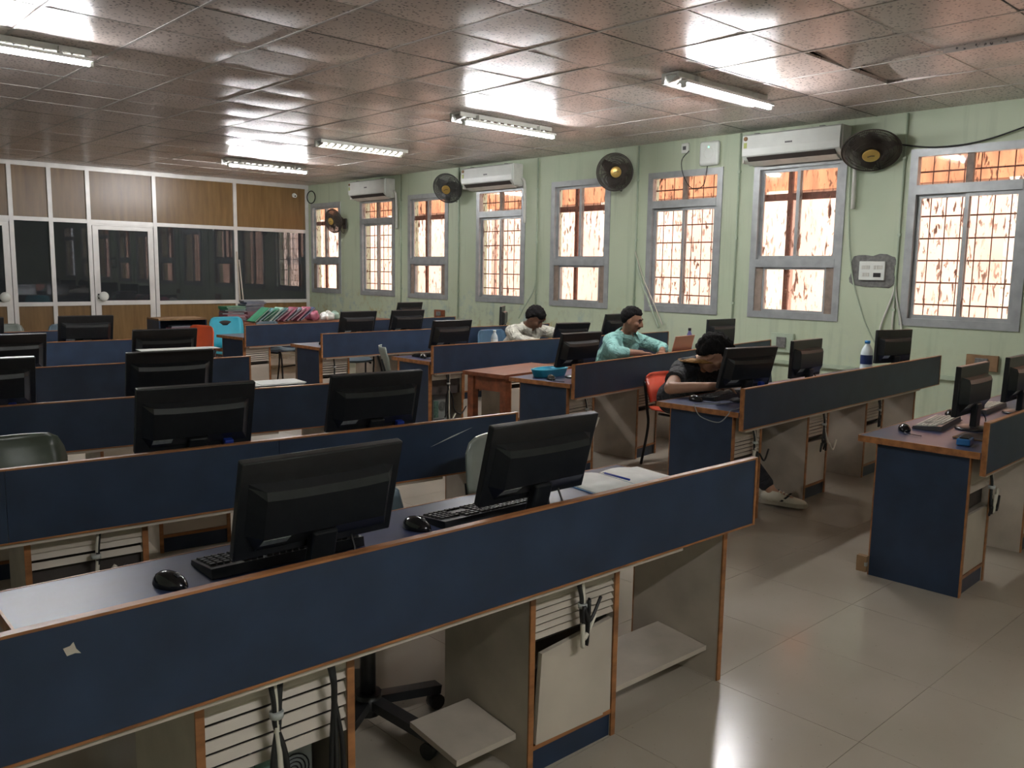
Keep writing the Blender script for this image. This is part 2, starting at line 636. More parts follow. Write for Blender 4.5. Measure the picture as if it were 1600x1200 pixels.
WIN = [(13.75, 'A'), (12.11, 'B'), (10.725, 'A'), (9.05, 'B'), (7.535, 'A'), (5.935, 'B'), (4.53, 'A'), (2.905, 'B'), (15.18, 'B'), (1.36, 'A'), (-0.25, 'B')]
WW, WZ0, WZ1 = 1.02, 1.05, 2.66
spans = sorted((c - WW / 2, c + WW / 2) for c, _ in WIN)
b = MB()
y = YN
for a, e in spans:
    b.box(XW, XW + 0.2, y, a, 0, 3.5)
    b.box(XW, XW + 0.2, a, e, 0, WZ0)
    b.box(XW, XW + 0.2, a, e, WZ1, 3.5)
    y = e
b.box(XW, XW + 0.2, y, YB, 0, 3.5)
struct('wall_right', 'pale green painted wall with eight tall windows and peeling plaster', b, 'green_paint')
struct('wall_left', 'plain green wall on the left, outside the picture', MB().box(XL - 0.2, XL, YN, YB, 0, 3.5), 'plain_wall')
struct('wall_near', 'plain green wall behind the viewer', MB().box(XL, XW, YN - 0.2, YN, 0, 3.5), 'plain_wall')
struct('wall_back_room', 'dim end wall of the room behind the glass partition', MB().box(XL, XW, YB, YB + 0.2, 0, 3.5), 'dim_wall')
struct('roof_slab', 'concrete roof slab above the false ceiling', MB().box(XL - 0.4, XW + 0.35, YN - 0.4, YB + 0.4, 3.5, 3.65), 'roof', 'roof')

# floor: dark joint bed with glossy square tiles laid on it
floor = struct('floor', 'glossy beige vitrified tile floor', MB().box(XL - 0.2, XW + 0.2, YN - 0.2, YB + 0.2, -0.12, -0.004), 'grout', 'floor')


def in_view(p, margin=60):
    q = project(p)
    return q is not None and -margin < q[0] < 1600 + margin and -margin < q[1] < 1200 + margin


def tile_field(parent, name, x_nodes, y_nodes, z, meshes, mats, limit, rnd, stuff_name, sink=0.0, skip=()):
    cells = []
    for i in range(len(x_nodes) - 1):
        for j in range(len(y_nodes) - 1):
            xa, xb, ya, yb = x_nodes[i], x_nodes[i + 1], y_nodes[j], y_nodes[j + 1]
            if xb - xa < 0.03 or yb - ya < 0.03:
                continue
            c = ((xa + xb) / 2, (ya + yb) / 2, z)
            vis = any(in_view((px, py, z)) for px in (xa, c[0], xb) for py in (ya, c[1], yb))
            d = (Vector(c) - Vector((0, 0, CAM_H))).length
            cells.append((not vis, d, c, xb - xa, yb - ya, (i, j)))
    cells.sort(key=lambda q: (q[0], q[1]))
    rest = MB()
    n = 0
    made = {}
    for hid, d, c, w, h, ij in cells:
        if ij in skip:
            continue
        if not hid and n < limit:
            o = link(name, meshes[rnd.randrange(len(meshes))], parent, c)
            o.scale = (w - 0.002, h - 0.002, 1)
            made[ij] = o
            n += 1
        else:
            rest.box(c[0] - w / 2 + 0.0015, c[0] + w / 2 - 0.0015, c[1] - h / 2 + 0.0015, c[1] + h / 2 - 0.0015, z + sink, z + sink + 0.004)
    r = rest.build(stuff_name, mats, parent)
    r['kind'] = 'stuff'
    return made


def nodes_between(lo, hi, origin, step):
    k = math.ceil((lo - origin) / step + 1e-6)
    out = [lo]
    while origin + k * step < hi - 1e-6:
        out.append(origin + k * step)
        k += 1
    return out + [hi]


fm = MB().box(-0.5, 0.5, -0.5, 0.5, -0.004, 0).mesh('floor_tile', 'floor_tile')
rnd = random.Random(4)
tile_field(floor, 'floor_tile', nodes_between(XL, XW, 2.61, 0.56), nodes_between(YN, YB, 1.12, 0.56), 0.0, [fm], 'floor_tile', 300, rnd, 'floor_tile_field', sink=-0.004)

# ceiling: sagging mineral boards in a thin grid
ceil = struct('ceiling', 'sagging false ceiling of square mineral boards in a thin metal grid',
              MB().box(XL, XW, YN, YB, 3.44, 3.49), 'void_shade', 'ceiling')  # near-black sheet paints the shade of the void over slipped boards
cx = nodes_between(XL, XW, 4.2, 0.665)
cy = nodes_between(YN, YP, 3.1, 0.663)


def sag_mesh(amount, tilt=0.0):
    mb = MB()
    n = 4
    g = {}
    for i in range(n + 1):
        for j in range(n + 1):
            u, v = i / n * 2 - 1, j / n * 2 - 1
            z = -amount * (1 - u * u) * (1 - v * v) + tilt * u
            g[i, j] = mb.bm.verts.new((u / 2, v / 2, z))
    for i in range(n):
        for j in range(n):
            f = mb.bm.faces.new((g[i, j], g[i, j + 1], g[i + 1, j + 1], g[i + 1, j]))
            f.smooth = True
    # the rim gives the board its thickness
    rim = [(i, 0) for i in range(n)] + [(n, j) for j in range(n)] + [(i, n) for i in range(n, 0, -1)] + [(0, j) for j in range(n, 0, -1)]
    up = [mb.bm.verts.new(g[k].co + Vector((0, 0, 0.014 + amount))) for k in rim]
    lo = [mb.bm.verts.new(g[k].co) for k in rim]
    for a in range(len(rim)):
        c = (a + 1) % len(rim)
        mb.bm.faces.new((lo[a], lo[c], up[c], up[a]))
    me = bpy.data.meshes.new('ceiling_tile')
    mb.bm.normal_update()
    mb.bm.to_mesh(me)
    mb.bm.free()
    me.materials.append(MATS['ceiling_tile'])
    return me


tmeshes = [sag_mesh(a, t) for a, t in ((0.002, 0), (0.006, 0.001), (0.010, 0), (0.014, -0.001), (0.020, 0), (0.004, 0.002), (0.008, -0.002))]
ct = tile_field(ceil, 'ceiling_tile', cx, cy, ZC, tmeshes, 'ceiling_tile', 300, random.Random(11), 'ceiling_tile_field')
for (i, j), o in ct.items():          # boards that slipped out of the grid near the windows
    if abs(o.location.x - 5.86) < 0.1 and abs(o.location.y - 2.77) < 0.15:
        o.rotation_euler = (R(-3.2), R(3.5), R(2))
        o.location.z += 0.035
    if abs(o.location.x - 6.53) < 0.1 and abs(o.location.y - 2.77) < 0.15:
        o.rotation_euler = (R(2.2), R(2.0), 0)
        o.location.z += 0.02
    if abs(o.location.x - 5.86) < 0.1 and abs(o.location.y - 2.11) < 0.15:
        o.rotation_euler = (0, R(-2.5), R(1))
        o.location.z += 0.018
mat('grid_bar', (0.50, 0.47, 0.45), 0.4, var=0.1)
for k, xx in enumerate(cx[1:-1]):
    MB().box(-0.011, 0.011, YN, YP, 0, 0.004).build('grid_bar', 'grid_bar', ceil, loc=(xx, 0, ZC - 0.004))
for yy in cy[1:-1]:
    MB().box(XL, XW, -0.004, 0.004, 0, 0.003).build('grid_bar', 'cement' if random.Random(yy).random() < 0.5 else 'grid_bar', ceil, loc=(0, yy, ZC - 0.0025))
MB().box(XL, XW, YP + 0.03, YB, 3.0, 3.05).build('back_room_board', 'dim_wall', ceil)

# ------------------------------------------------------------------ glass and timber partition at the far end
part = struct('wall_far', 'aluminium framed partition of brown timber boards and dark glass panes',
              MB().box(XL, XW - 0.005, YP - 0.03, YP + 0.03, ZC - 0.07, ZC - 0.001), 'aluminium', 'partition')
posts = [XL + 0.03, -0.35, 0.5, 1.35, 2.30, 3.26, 3.79, 4.33, 5.34, 6.72, XW - 0.04]
doors = {(2.30, 3.26): 1, (4.33, 5.34): 2}
Z1, Z2 = 0.89, 2.16
for px in posts:
    MB().box(-0.03, 0.03, -0.032, 0.032, 0, ZC - 0.07).build('post', 'aluminium', part, loc=(px, YP, 0))
for a, e in zip(posts, posts[1:]):
    x0, x1 = a + 0.03, e - 0.03
    MB().box(x0, x1, YP - 0.03, YP + 0.03, Z2 - 0.03, Z2 + 0.03).build('rail', 'aluminium', part)
    MB().box(x0, x1, YP - 0.008, YP + 0.008, Z2 + 0.03, ZC - 0.07).build('timber_panel', 'partition_wood', part)
    if (a, e) in doors:
        n = doors[a, e]
        d = thing('door_%d' % n, 'glazed aluminium door with round white pull knob, ' + ('at the left edge of the partition' if n == 1 else 'third bay from the green wall corner'), 'door', (x0 + 0.01, YP - 0.012, 0.012), 0, kind='structure')
        w = x1 - x0 - 0.02
        MB().box(0, 0.085, -0.02, 0.02, 0, 2.09).build('stile', 'aluminium', d)
        MB().box(w - 0.085, w, -0.02, 0.02, 0, 2.09).build('stile', 'aluminium', d)
        for z0, z1 in ((0, 0.09), (0.85, 0.92), (2.03, 2.09)):
            MB().box(0.085, w - 0.085, -0.02, 0.02, z0, z1).build('rail', 'aluminium', d)
        MB().box(0.085, w - 0.085, -0.006, 0.006, 0.09, 0.85).build('timber_panel', 'partition_wood', d)
        MB().box(0.085, w - 0.085, -0.004, 0.004, 0.92, 2.03).build('pane', 'tinted_glass', d)
        kx = w - 0.05 if n == 1 else 0.05
        kk = MB()
        kk.cyl((kx, -0.02, 0.99), (kx, -0.06, 0.99), 0.018)
        sgn = -1 if n == 1 else 1
        kk.ball((kx + 0.06 * sgn, -0.075, 0.99), 0.075, (1, 0.45, 1), 16)
        kk.build('knob', 'white_plastic', d)
        MB().box(kx - 0.012, kx + 0.012, -0.026, -0.02, 0.95, 1.03).build('lock_plate', 'dark_metal', d)
        MB().box(x0, x1, YP - 0.02, YP + 0.02, 2.105, Z2 - 0.03).build('head_jamb', 'aluminium', part)
    else:
        MB().box(x0, x1, YP - 0.03, YP + 0.03, Z1 - 0.03, Z1 + 0.03).build('rail', 'aluminium', part)
        MB().box(x0, x1, YP - 0.008, YP + 0.008, 0.0, Z1 - 0.03).build('timber_panel', 'partition_wood', part)
        MB().box(x0, x1, YP - 0.004, YP + 0.004, Z1 + 0.03, Z2 - 0.03).build('pane', 'tinted_glass', part)

# ------------------------------------------------------------------ windows


def frame_rect(mb, y0, y1, z0, z1, w, x0, x1):
    mb.box(x0, x1, y0, y0 + w, z0, z1)
    mb.box(x0, x1, y1 - w, y1, z0, z1)
    mb.box(x0, x1, y0 + w, y1 - w, z0, z0 + w)
    mb.box(x0, x1, y0 + w, y1 - w, z1 - w, z1)


def make_window(kind):
    """local: x outwards through the wall, y along it, z up from the sill"""
    t = thing('window_1', 'window', 'window', kind='structure')
    h, hw = WZ1 - WZ0, WW / 2
    b = MB(); frame_rect(b, -hw, hw, 0, h, 0.07, -0.012, 0.06); b.build('outer_frame', 'window_alu', t)
    if kind == 'A':
        b = MB(); b.box(-0.016, 0.06, -hw + 0.07, hw - 0.07, 0.53, 0.615); b.build('transom', 'window_alu', t)
        for s in (-1, 1):
            b = MB(); b.box(0.0, 0.05, min(s * (hw - 0.07), s * (hw - 0.155)), max(s * (hw - 0.07), s * (hw - 0.155)), 0.07, 0.53)
            b.build('side_strip', 'window_trim', t)
        b = MB(); frame_rect(b, -hw + 0.155, hw - 0.155, 0.07, 0.53, 0.022, 0.005, 0.05); b.build('sash', 'window_alu', t)
        MB().box(0.026, 0.030, -hw + 0.177, hw - 0.177, 0.092, 0.508).build('pane', 'dirty_glass', t)
        z0, z1 = 0.615, h - 0.07
    else:
        b = MB(); b.box(-0.016, 0.06, -hw + 0.07, hw - 0.07, 1.20, 1.285); b.build('transom', 'window_alu', t)
        b = MB(); b.box(0.01, 0.05, -0.03, 0.03, 1.285, h - 0.07); b.build('mullion', 'window_trim', t)
        for s in (-1, 1):
            MB().box(0.028, 0.032, min(s * 0.03, s * (hw - 0.07)), max(s * 0.03, s * (hw - 0.07)), 1.285, h - 0.07).build('pane', 'dirty_glass', t)
        z0, z1 = 0.07, 1.20
    for k, (y0, y1, xo) in enumerate(((-hw + 0.07, 0.02, 0.008), (-0.02, hw - 0.07, 0.034))):
        b = MB(); frame_rect(b, y0, y1, z0, z1, 0.035, xo, xo + 0.022); sh = b.build('sliding_sash', 'window_alu', t)
        MB().box(xo + 0.009, xo + 0.013, y0 + 0.035, y1 - 0.035, z0 + 0.035, z1 - 0.035).build('pane', 'dirty_glass', sh)
    # steel bars and the old timber frame on the weather side
    b = MB()
    if kind == 'B':
        for k in range(1, 7):
            yy = -hw + 0.04 + k * (WW - 0.08) / 7
            b.cyl((0.085, yy, 0), (0.085, yy, h), 0.005, n=6)
        for k in range(1, 8):
            b.box(0.080, 0.090, -hw, hw, k * h / 8 - 0.007, k * h / 8 + 0.007)
        b.build('grille', 'rust_steel', t)
    else:
        b.box(0.07, 0.10, -hw, hw, 1.22, 1.29)
        b.box(0.07, 0.10, 0.10, 0.15, 0, h)
        b.build('weather_frame', 'rust_steel', t)
    return t


wproto = {'A': make_window('A'), 'B': make_window('B')}
used = set()
order = ['farthest along the green wall, beside the timber partition', 'second from the partition, under the farthest air conditioner', 'between two wall fans, third from the partition corner',
         'under the middle air conditioner', 'left of the dark round wall fan at mid wall', 'under the white wireless box',
         'under the nearest air conditioner, with brown side strips', 'widest in view, nearest at the right edge', 'in the dim room behind the partition glass', 'next nearer one, just outside the right picture edge', 'second one outside the right picture edge']
for n, (c, k) in enumerate(WIN):
    o = wproto[k] if k not in used else copy_tree(wproto[k])
    used.add(k)
    o.name = 'window_%d' % (n + 1)
    o['label'] = ('grey window with sliding panes over a fixed pane, ' if k == 'A' else 'grey barred sliding window with top light, ') + order[n]
    o.location = (XW, c, WZ0)

# outside: sunlit neighbouring wall across a narrow yard
struct('ground', 'pale concrete yard outside the windows', MB().box(XW + 0.2, 16, -8, 30, -0.6, -0.5), 'yard', 'ground')
ow = struct('wall_outside', 'sunlit salmon pink wall of the neighbouring building', MB().box(10.7, 10.9, -8, 30, -0.6, 2.62), 'outside_pink')
MB().box(10.66, 10.9, -8, 30, 2.62, 4.4).build('upper_band', 'outside_brown', ow)  # upper part of the wall in darker orange-brown
for yy in range(-6, 30, 3):
    MB().box(10.6, 10.7, yy, yy + 0.35, -0.6, 2.62).build('pilaster', 'outside_trim', ow)

# ------------------------------------------------------------------ tube lights


def make_tube(label, x, y, lit='tube_cold'):
    t = thing('tube_light', label, 'light', (x, y, ZC), 0, 'ceiling tube lights')
    b = MB()
    b.box(-0.62, 0.62, -0.02, 0.14, -0.022, -0.006)
    b.box(-0.62, 0.62, 0.11, 0.14, -0.085, -0.022)
    b.box(-0.62, 0.62, -0.02, -0.005, -0.045, -0.022)
    b.build('housing', 'off_white', t)
    # mirror louvres
    for k in range(14):
        xx = -0.585 + k * 0.09
        b = MB()
        b.hexa([(xx - 0.004, -0.005, -0.055), (xx + 0.004, -0.005, -0.055), (xx + 0.004, 0.105, -0.08), (xx - 0.004, 0.105, -0.08),
                (xx - 0.022, -0.005, -0.024), (xx + 0.022, -0.005, -0.024), (xx + 0.022, 0.105, -0.024), (xx - 0.022, 0.105, -0.024)])
        b.build('louvre_blade', 'mirror_louvre', t)
    if lit == 'tube_cold':
        b = MB(); b.box(-0.61, 0.61, -0.095, -0.015, -0.099, -0.078); b.build('batten', 'white_plastic', t)
        b = MB(); b.cyl((-0.59, -0.055, -0.112), (0.59, -0.055, -0.112), 0.015, n=10); b.build('tube', lit, t)
        for s in (-1, 1):
            MB().rbox(min(s * 0.59, s * 0.615), max(s * 0.59, s * 0.615), -0.075, -0.035, -0.13, -0.078, 0.004).build('end_cap', 'white_plastic', t)
            MB().box(min(s * 0.4, s * 0.42), max(s * 0.4, s * 0.42), -0.06, -0.018, -0.08, -0.02).build('bracket', 'off_white', t)
    else:
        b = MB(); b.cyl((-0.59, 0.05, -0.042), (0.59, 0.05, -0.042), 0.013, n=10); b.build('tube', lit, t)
    return t


make_tube('cold white tube light at the upper left of the ceiling', 1.45, 6.64)
make_tube('cold white tube light nearest the right windows', 5.99, 4.02)
make_tube('cold white tube light in the middle of the ceiling', 5.93, 6.5)
make_tube('unlit tube light with bare mirror louvres and an added yellowish glow', 5.93, 9.05, 'tube_added_glow')
make_tube('cold white tube light nearest the timber partition', 5.93, 11.6)
# the left row of lights goes on behind the viewer at the same spacing
make_tube('cold white tube light behind the viewer on the left', 1.45, -1.05)

# ------------------------------------------------------------------ desks
ROWS = {}


class Row:
    """a desk row: local x along the row, y away from the viewer, panel face at y = 0"""

    def __init__(self, x, y, ang):
        self.x, self.y, self.a = x, y, R(ang)

    def at(self, s, t, z=0.0):
        c, n = math.cos(self.a), math.sin(self.a)
        return Vector((self.x + s * c - t * n, self.y + s * n + t * c, z))


ZT, ZPB, ZPT = 0.71, 0.602, 0.85
PED_SHARED = {}


def pedestal(desk, x0, x1, y0=0.055, y1=0.46, door='shut', louvres=5, edge='edge_wood', pitch=0.023):
    p = MB()
    t = 0.018
    p.box(x0, x0 + t, y0, y1, 0.0, ZT - 0.03)
    p.box(x1 - t, x1, y0, y1, 0.0, ZT - 0.03)
    p.box(x0 + t, x1 - t, y1 - t, y1, 0.0, ZT - 0.03)
    p.box(x0 + t, x1 - t, y0 + 0.01, y1 - t, 0.08, 0.095)
    ped = p.build('pedestal', 'cream_side', desk)
    for xx in (x0, x1 - t):
        MB().box(xx - 0.001, xx + t + 0.001, y0 - 0.006, y0, 0, ZT - 0.03).build('edge_strip', edge, ped)
    MB().box(x0 + t, x1 - t, y0 + 0.002, y0 + 0.014, 0.535, ZT - 0.03).build('top_rail', 'cream', ped)
    for k in range(louvres):
        z = 0.525 - k * pitch
        b = MB()
        b.hexa([(x0 + t, y0 + 0.0, z - pitch * 0.38), (x1 - t, y0 + 0.0, z - pitch * 0.38), (x1 - t, y0 + 0.004, z - pitch * 0.38), (x0 + t, y0 + 0.004, z - pitch * 0.38),
                (x0 + t, y0 + 0.012, z + pitch * 0.22), (x1 - t, y0 + 0.012, z + pitch * 0.22), (x1 - t, y0 + 0.016, z + pitch * 0.22), (x0 + t, y0 + 0.016, z + pitch * 0.22)])
        b.build('louvre_slat', 'cream', ped)
    MB().box(x0 + t, x1 - t, y0 + 0.03, y0 + 0.034, 0.40, 0.535).build('slat_shade', 'cabinet_dark', ped)  # dark sheet painted as the shade between and below the slats
    if door in ('shut', 'askew'):
        dz = MB()
        if door == 'shut':
            dz.box(x0 + t, x1 - t, y0 + 0.002, y0 + 0.016, 0.095, 0.385)
        else:
            dz.hexa([(x0 + t + 0.006, y0 - 0.012, 0.10), (x1 - t - 0.004, y0 - 0.002, 0.085), (x1 - t - 0.004, y0 + 0.014, 0.085), (x0 + t + 0.006, y0 + 0.004, 0.10),
                     (x0 + t + 0.018, y0 - 0.018, 0.385), (x1 - t - 0.004, y0 + 0.0, 0.405), (x1 - t - 0.004, y0 + 0.016, 0.405), (x0 + t + 0.018, y0 - 0.002, 0.385)])
        dz.build('door', 'cream', ped)
        MB().box(x0 + t, x1 - t, y0 - 0.003, y0 + 0.012, 0.078, 0.093).build('door_strip', edge, ped)
    MB().box(x0 + t, x1 - t, y0 + 0.004, y0 + 0.018, 0.0, 0.075).build('plinth', 'navy', ped)
    return ped


def make_desk(label, row, x0, x1, depth, peds, ends=(), panel=None, side=None, footrests=(), joints=(), cat='desk'):
    """peds: (x0, x1, door, louvres); ends: x of plain leg boards; side: blue end board 'left'"""
    d = thing('computer_desk', label, cat, row.at(0, 0), row.a, 'blue computer desks')
    b = MB(); b.box(x0, x1, 0.0, depth, ZT - 0.028, ZT); b.build('table_top', 'navy_top', d)
    b = MB()
    b.box(x0 - 0.003, x1 + 0.003, depth, depth + 0.006, ZT - 0.03, ZT + 0.001)
    b.box(x0 - 0.006, x0, 0.0, depth, ZT - 0.03, ZT + 0.001)
    b.box(x1, x1 + 0.006, 0.0, depth, ZT - 0.03, ZT + 0.001)
    b.build('top_lipping', 'edge_wood', d)
    pa, pb = panel or (x0, x1)
    cuts = [pa] + list(joints) + [pb]
    for a, e in zip(cuts, cuts[1:]):
        MB().box(a + 0.001, e - 0.001, -0.02, -0.002, ZPB + 0.006, ZPT - 0.006).build('screen_panel', 'navy', d)
    for z0, z1 in ((ZPT - 0.006, ZPT), (ZPB, ZPB + 0.006)):
        MB().box(pa, pb, -0.022, 0.0, z0, z1).build('panel_lipping', 'edge_wood', d)
    for xx in (pa, pb):
        MB().box(xx - 0.006, xx + 0.006, -0.023, 0.001, ZPB, ZPT + 0.001).build('panel_lipping', 'edge_wood', d)
    MB().box(pa + 0.05, pb - 0.4, -0.012, 0.012, ZPB - 0.014, ZPB - 0.001).build('cable_rail', 'cream', d)
    for (a, e, door, lv) in peds:
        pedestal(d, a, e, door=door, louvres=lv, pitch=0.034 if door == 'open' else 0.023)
    for xx in ends:
        b = MB(); b.box(xx, xx + 0.02, 0.055, 0.46, 0, ZT - 0.03); eb = b.build('end_board', 'cream_side', d)
        MB().box(xx - 0.001, xx + 0.021, 0.049, 0.055, 0, ZT - 0.03).build('edge_strip', 'edge_wood', eb)
        MB().box(xx - 0.001, xx + 0.021, 0.46, 0.466, 0, ZT - 0.03).build('edge_strip', 'edge_wood', eb)
    if side is not None:
        b = MB(); b.box(side, side + 0.016, 0.05, 0.475, 0, ZT - 0.03); sb = b.build('side_board', 'navy', d)
        MB().box(side - 0.001, side + 0.017, 0.475, 0.481, 0, ZT - 0.03).build('edge_strip', 'edge_wood', sb)
        MB().box(side - 0.001, side + 0.017, 0.044, 0.05, 0, ZT - 0.03).build('edge_strip', 'edge_wood', sb)
    for (a, e) in footrests:
        b = MB()
        b.hexa([(a, 0.10, 0.105), (e, 0.10, 0.105), (e, 0.33, 0.125), (a, 0.33, 0.125), (a, 0.10, 0.123), (e, 0.10, 0.123), (e, 0.33, 0.143), (a, 0.33, 0.143)])
        b.build('foot_rest', 'cream_side', d)
    return d


L1, L2, L3 = Row(2.69, 1.615, -1.3), Row(2.68, 2.86, -5.4), Row(2.62, 4.235, -7)
L4, L5, L6 = Row(2.84, 5.90, -3), Row(3.02, 7.80, -4), Row(2.78, 9.18, -3)
R1, R2, R3 = Row(4.19, 1.335, 1.5), Row(4.284, 2.66, 2.5), Row(4.41, 4.107, 7.6)
R4, R5, R6 = Row(4.496, 5.85, 0.4), Row(4.4, 7.53, 1.5), Row(4.32, 9.06, 6)

make_desk('front blue desk row with a leaning cream pedestal door', L1, -2.28, -0.02, 0.62,
          [(-2.01, -1.62, 'open', 5), (-1.03, -0.645, 'askew', 5)], ends=(-0.075,), panel=(-3.0, 0.0), footrests=((-0.645, -0.08), (-1.26, -1.035)))
make_desk('second desk row on the left, with a white scratch on its blue screen', L2, -3.0, -0.03, 0.6,
          [(-2.99, -2.6, 'shut', 5), (-2.01, -1.62, 'open', 2), (-1.03, -0.66, 'shut', 4)], ends=(-0.075,), panel=(-3.3, 0.0), joints=(-2.06, -1.15))
make_desk('third desk row on the left, behind the second', L3, -2.7, -0.03, 0.58,
          [(-2.01, -1.63, 'shut', 5), (-1.03, -0.66, 'shut', 5)], ends=(-0.075,), panel=(-2.9, 0.0))
make_desk('fourth desk row on the left, with papers lying across a monitor', L4, -2.6, -0.03, 0.58,
          [(-2.01, -1.63, 'shut', 5), (-1.03, -0.66, 'shut', 5)], ends=(-0.075,), panel=(-2.8, 0.0))
make_desk('fifth desk row on the left, in front of the red chair', L5, -2.6, -0.03, 0.58,
          [(-1.03, -0.66, 'shut', 5)], ends=(-0.075,), panel=(-2.8, 0.0))
make_desk('farthest desk row on the left, near the glazed door', L6, -2.6, -0.03, 0.58,
          [(-1.03, -0.66, 'shut', 5)], ends=(-0.075,), panel=(-2.8, 0.0))
RP = [(0.02, 0.36, 'shut', 5), (0.98, 1.30, 'shut', 5), (1.93, 2.26, 'shut', 5), (2.9, 3.16, 'shut', 5)]
make_desk('desk at the right edge with bare blue end board and two mice', R1, -0.02, 3.3, 0.56, [(0.02, 0.36, 'shut', 2)] + RP[1:3], panel=(-0.005, 3.3), side=0.0)
make_desk('blue desk where the person in black bends over the keyboard', R2, -0.02, 3.22, 0.56, RP[:3], ends=(2.9,), panel=(-0.005, 3.24), side=0.0)
make_desk('blue desk where the man in the aqua shirt sits', R3, -0.02, 3.4, 0.56, RP, panel=(-0.005, 3.42), side=0.0)
make_desk('blue desk where the man in the white shirt sits', R4, -0.02, 3.34, 0.56, [(0.02, 0.40, 'open', 0)] + RP[1:], panel=(-0.005, 3.355), side=0.0)
make_desk('blue desk with two monitors, in front of the third window', R5, -0.02, 3.3, 0.56, RP, panel=(-0.005, 3.3), side=0.0, joints=(1.6,))
make_desk('farthest blue desk on the right, before the notebook piles', R6, -0.02, 3.3, 0.56, RP, panel=(-0.005, 3.32), side=0.0)

# ------------------------------------------------------------------ monitors


def make_monitor(style='wide', plug=False):
    """local: screen looks towards +y, foot on z = 0"""
    t = thing('monitor', 'monitor', 'monitor', group='black monitors')
    w, h = (0.445, 0.262) if style in ('wide', 'low', 'up') else (0.42, 0.275)
    tl = R(15)
    z0 = 0.088
    if style in ('up', 'square'):
        z0, tl = 0.080, R(1.5)
    if style == 'low':
        z0, tl = 0.022, R(22)
    M = Matrix.Translation((0, 0.03, z0)) @ Matrix.Rotation(tl, 4, 'X')

    def shell(mb, name, mats, smooth=None, parent=t):
        for v in mb.bm.verts:
            v.co = M @ v.co
        return mb.build(name, mats, parent, smooth)
    b = MB(); b.rbox(-w / 2, w / 2, -0.014, 0.012, 0, h, 0.004)
    shell(b, 'bezel', 'black_plastic')
    b = MB(); b.box(-w / 2 + 0.015, w / 2 - 0.015, 0.0118, 0.0135, 0.022, h - 0.015); shell(b, 'screen', 'black_gloss')
    # the swollen back: a flat lip along its top catches the light
    b = MB()
    zb, zt = 0.020, h * 0.76
    x0, x1 = w / 2 - 0.02, w / 2 - 0.045
    prof = [(zt, -0.013), (zt - 0.010, -0.044), (zt - 0.03, -0.052), (zb + 0.05, -0.052), (zb, -0.014)]
    for sgn in (1,):
        rows = []
        nseg = 12
        for (z, yv) in prof:
            row = []
            for k in range(nseg + 1):
                u = k / nseg * 2 - 1
                edge = 1 - max(0, (abs(u) - 0.86) / 0.14)
                sagz = -0.014 * (abs(u) ** 3) * (-1 if z > h / 2 else 0)
                yy = -0.013 + (yv + 0.013) * (edge if yv < -0.02 else 1)
                row.append(b.bm.verts.new((u * x0, yy, z + sagz * 0.6)))
            rows.append(row)
        for r0, r1 in zip(rows, rows[1:]):
            for k in range(nseg):
                b.bm.faces.new((r0[k], r0[k + 1], r1[k + 1], r1[k]))
    shell(b, 'back_shell', 'black_plastic')
    lx0, lx1 = -w / 2 + 0.055, -w / 2 + 0.125
    b = MB(); b.hexa([(lx0, -0.0342, 0.043), (lx1, -0.0342, 0.043), (lx1, -0.0325, 0.043), (lx0, -0.0325, 0.043), (lx0, -0.0522, 0.067), (lx1, -0.0522, 0.067), (lx1, -0.0505, 0.067), (lx0, -0.0505, 0.067)])
    shell(b, 'rating_label', 'sticker')
    b = MB(); b.rbox(-0.035, 0.035, -0.055, -0.022, -0.075 if style != 'low' else 0.0, 0.06, 0.006)
    shell(b, 'neck', 'black_plastic')
    b = MB(); b.lathe([(0.0, 0.0), (0.105, 0.0), (0.105, 0.006), (0.09, 0.012), (0.03, 0.018), (0.0, 0.018)], 24)
    for v in b.bm.verts:
        v.co.y *= 0.8
    b.build('foot', 'black_plastic', t)
    if plug:
        b = MB(); b.rbox(0.10, 0.135, -0.058, -0.03, 0.012, 0.04, 0.004); shell(b, 'video_plug', 'vga_blue')
    b = MB(); b.tube(curve_pts([M @ Vector((0.09, -0.03, 0.02)), (0.088, -0.03, 0.055), (0.085, -0.035, 0.03), (0.06, -0.05, 0.004)], 5), 0.0035, 5); b.build('cable', 'cable_black', t)
    return t


mon = {'wide': make_monitor('wide'), 'plug': make_monitor('wide', True), 'old': make_monitor('square'), 'up': make_monitor('up'), 'low': make_monitor('low')}
mon['old']['group'] = 'black monitors'
mused = set()


def monitor(kind, row, s, t, label, rz=0.0):
    o = mon[kind] if kind not in mused else copy_tree(mon[kind])
    mused.add(kind)
    return place(o, label, row.at(s, t, ZT + 0.0015), row.a + R(rz))


def s_of(row, x):
    return (x - row.x) / math.cos(row.a)


monitor('wide', L1, s_of(L1, 1.075), 0.22, 'large black monitor on the front desk, seen from behind, left one')
monitor('wide', L1, s_of(L1, 1.835), 0.22, 'black monitor on the front desk beside the open notebook')
monitor('plug', L2, s_of(L2, 1.30), 0.22, 'black monitor with blue plug on the second left desk row, left one')
monitor('plug', L2, s_of(L2, 2.07), 0.22, 'black monitor with blue plug on the second left desk row, right one')
monitor('wide', L3, s_of(L3, 1.72), 0.22, 'black monitor on the third left desk row with paper lying on top')
monitor('plug', L3, s_of(L3, 0.87), 0.22, 'black monitor on the third left desk row at the left picture edge')
monitor('wide', L4, s_of(L4, 2.31), 0.22, 'black monitor on the fourth left desk row beside the orange chair')
monitor('wide', L4, s_of(L4, 1.33), 0.22, 'black monitor on the fourth left desk row at the left picture edge')
monitor('wide', L5, s_of(L5, 2.35), 0.22, 'black monitor before the glazed door, on the fifth left desk row')
monitor('wide', L5, s_of(L5, 1.50), 0.22, 'black monitor cut by the left picture edge, on the fifth left row')
monitor('up', R1, s_of(R1, 4.82), 0.24, 'black monitor seen from its side on the desk at the right, nearer one')
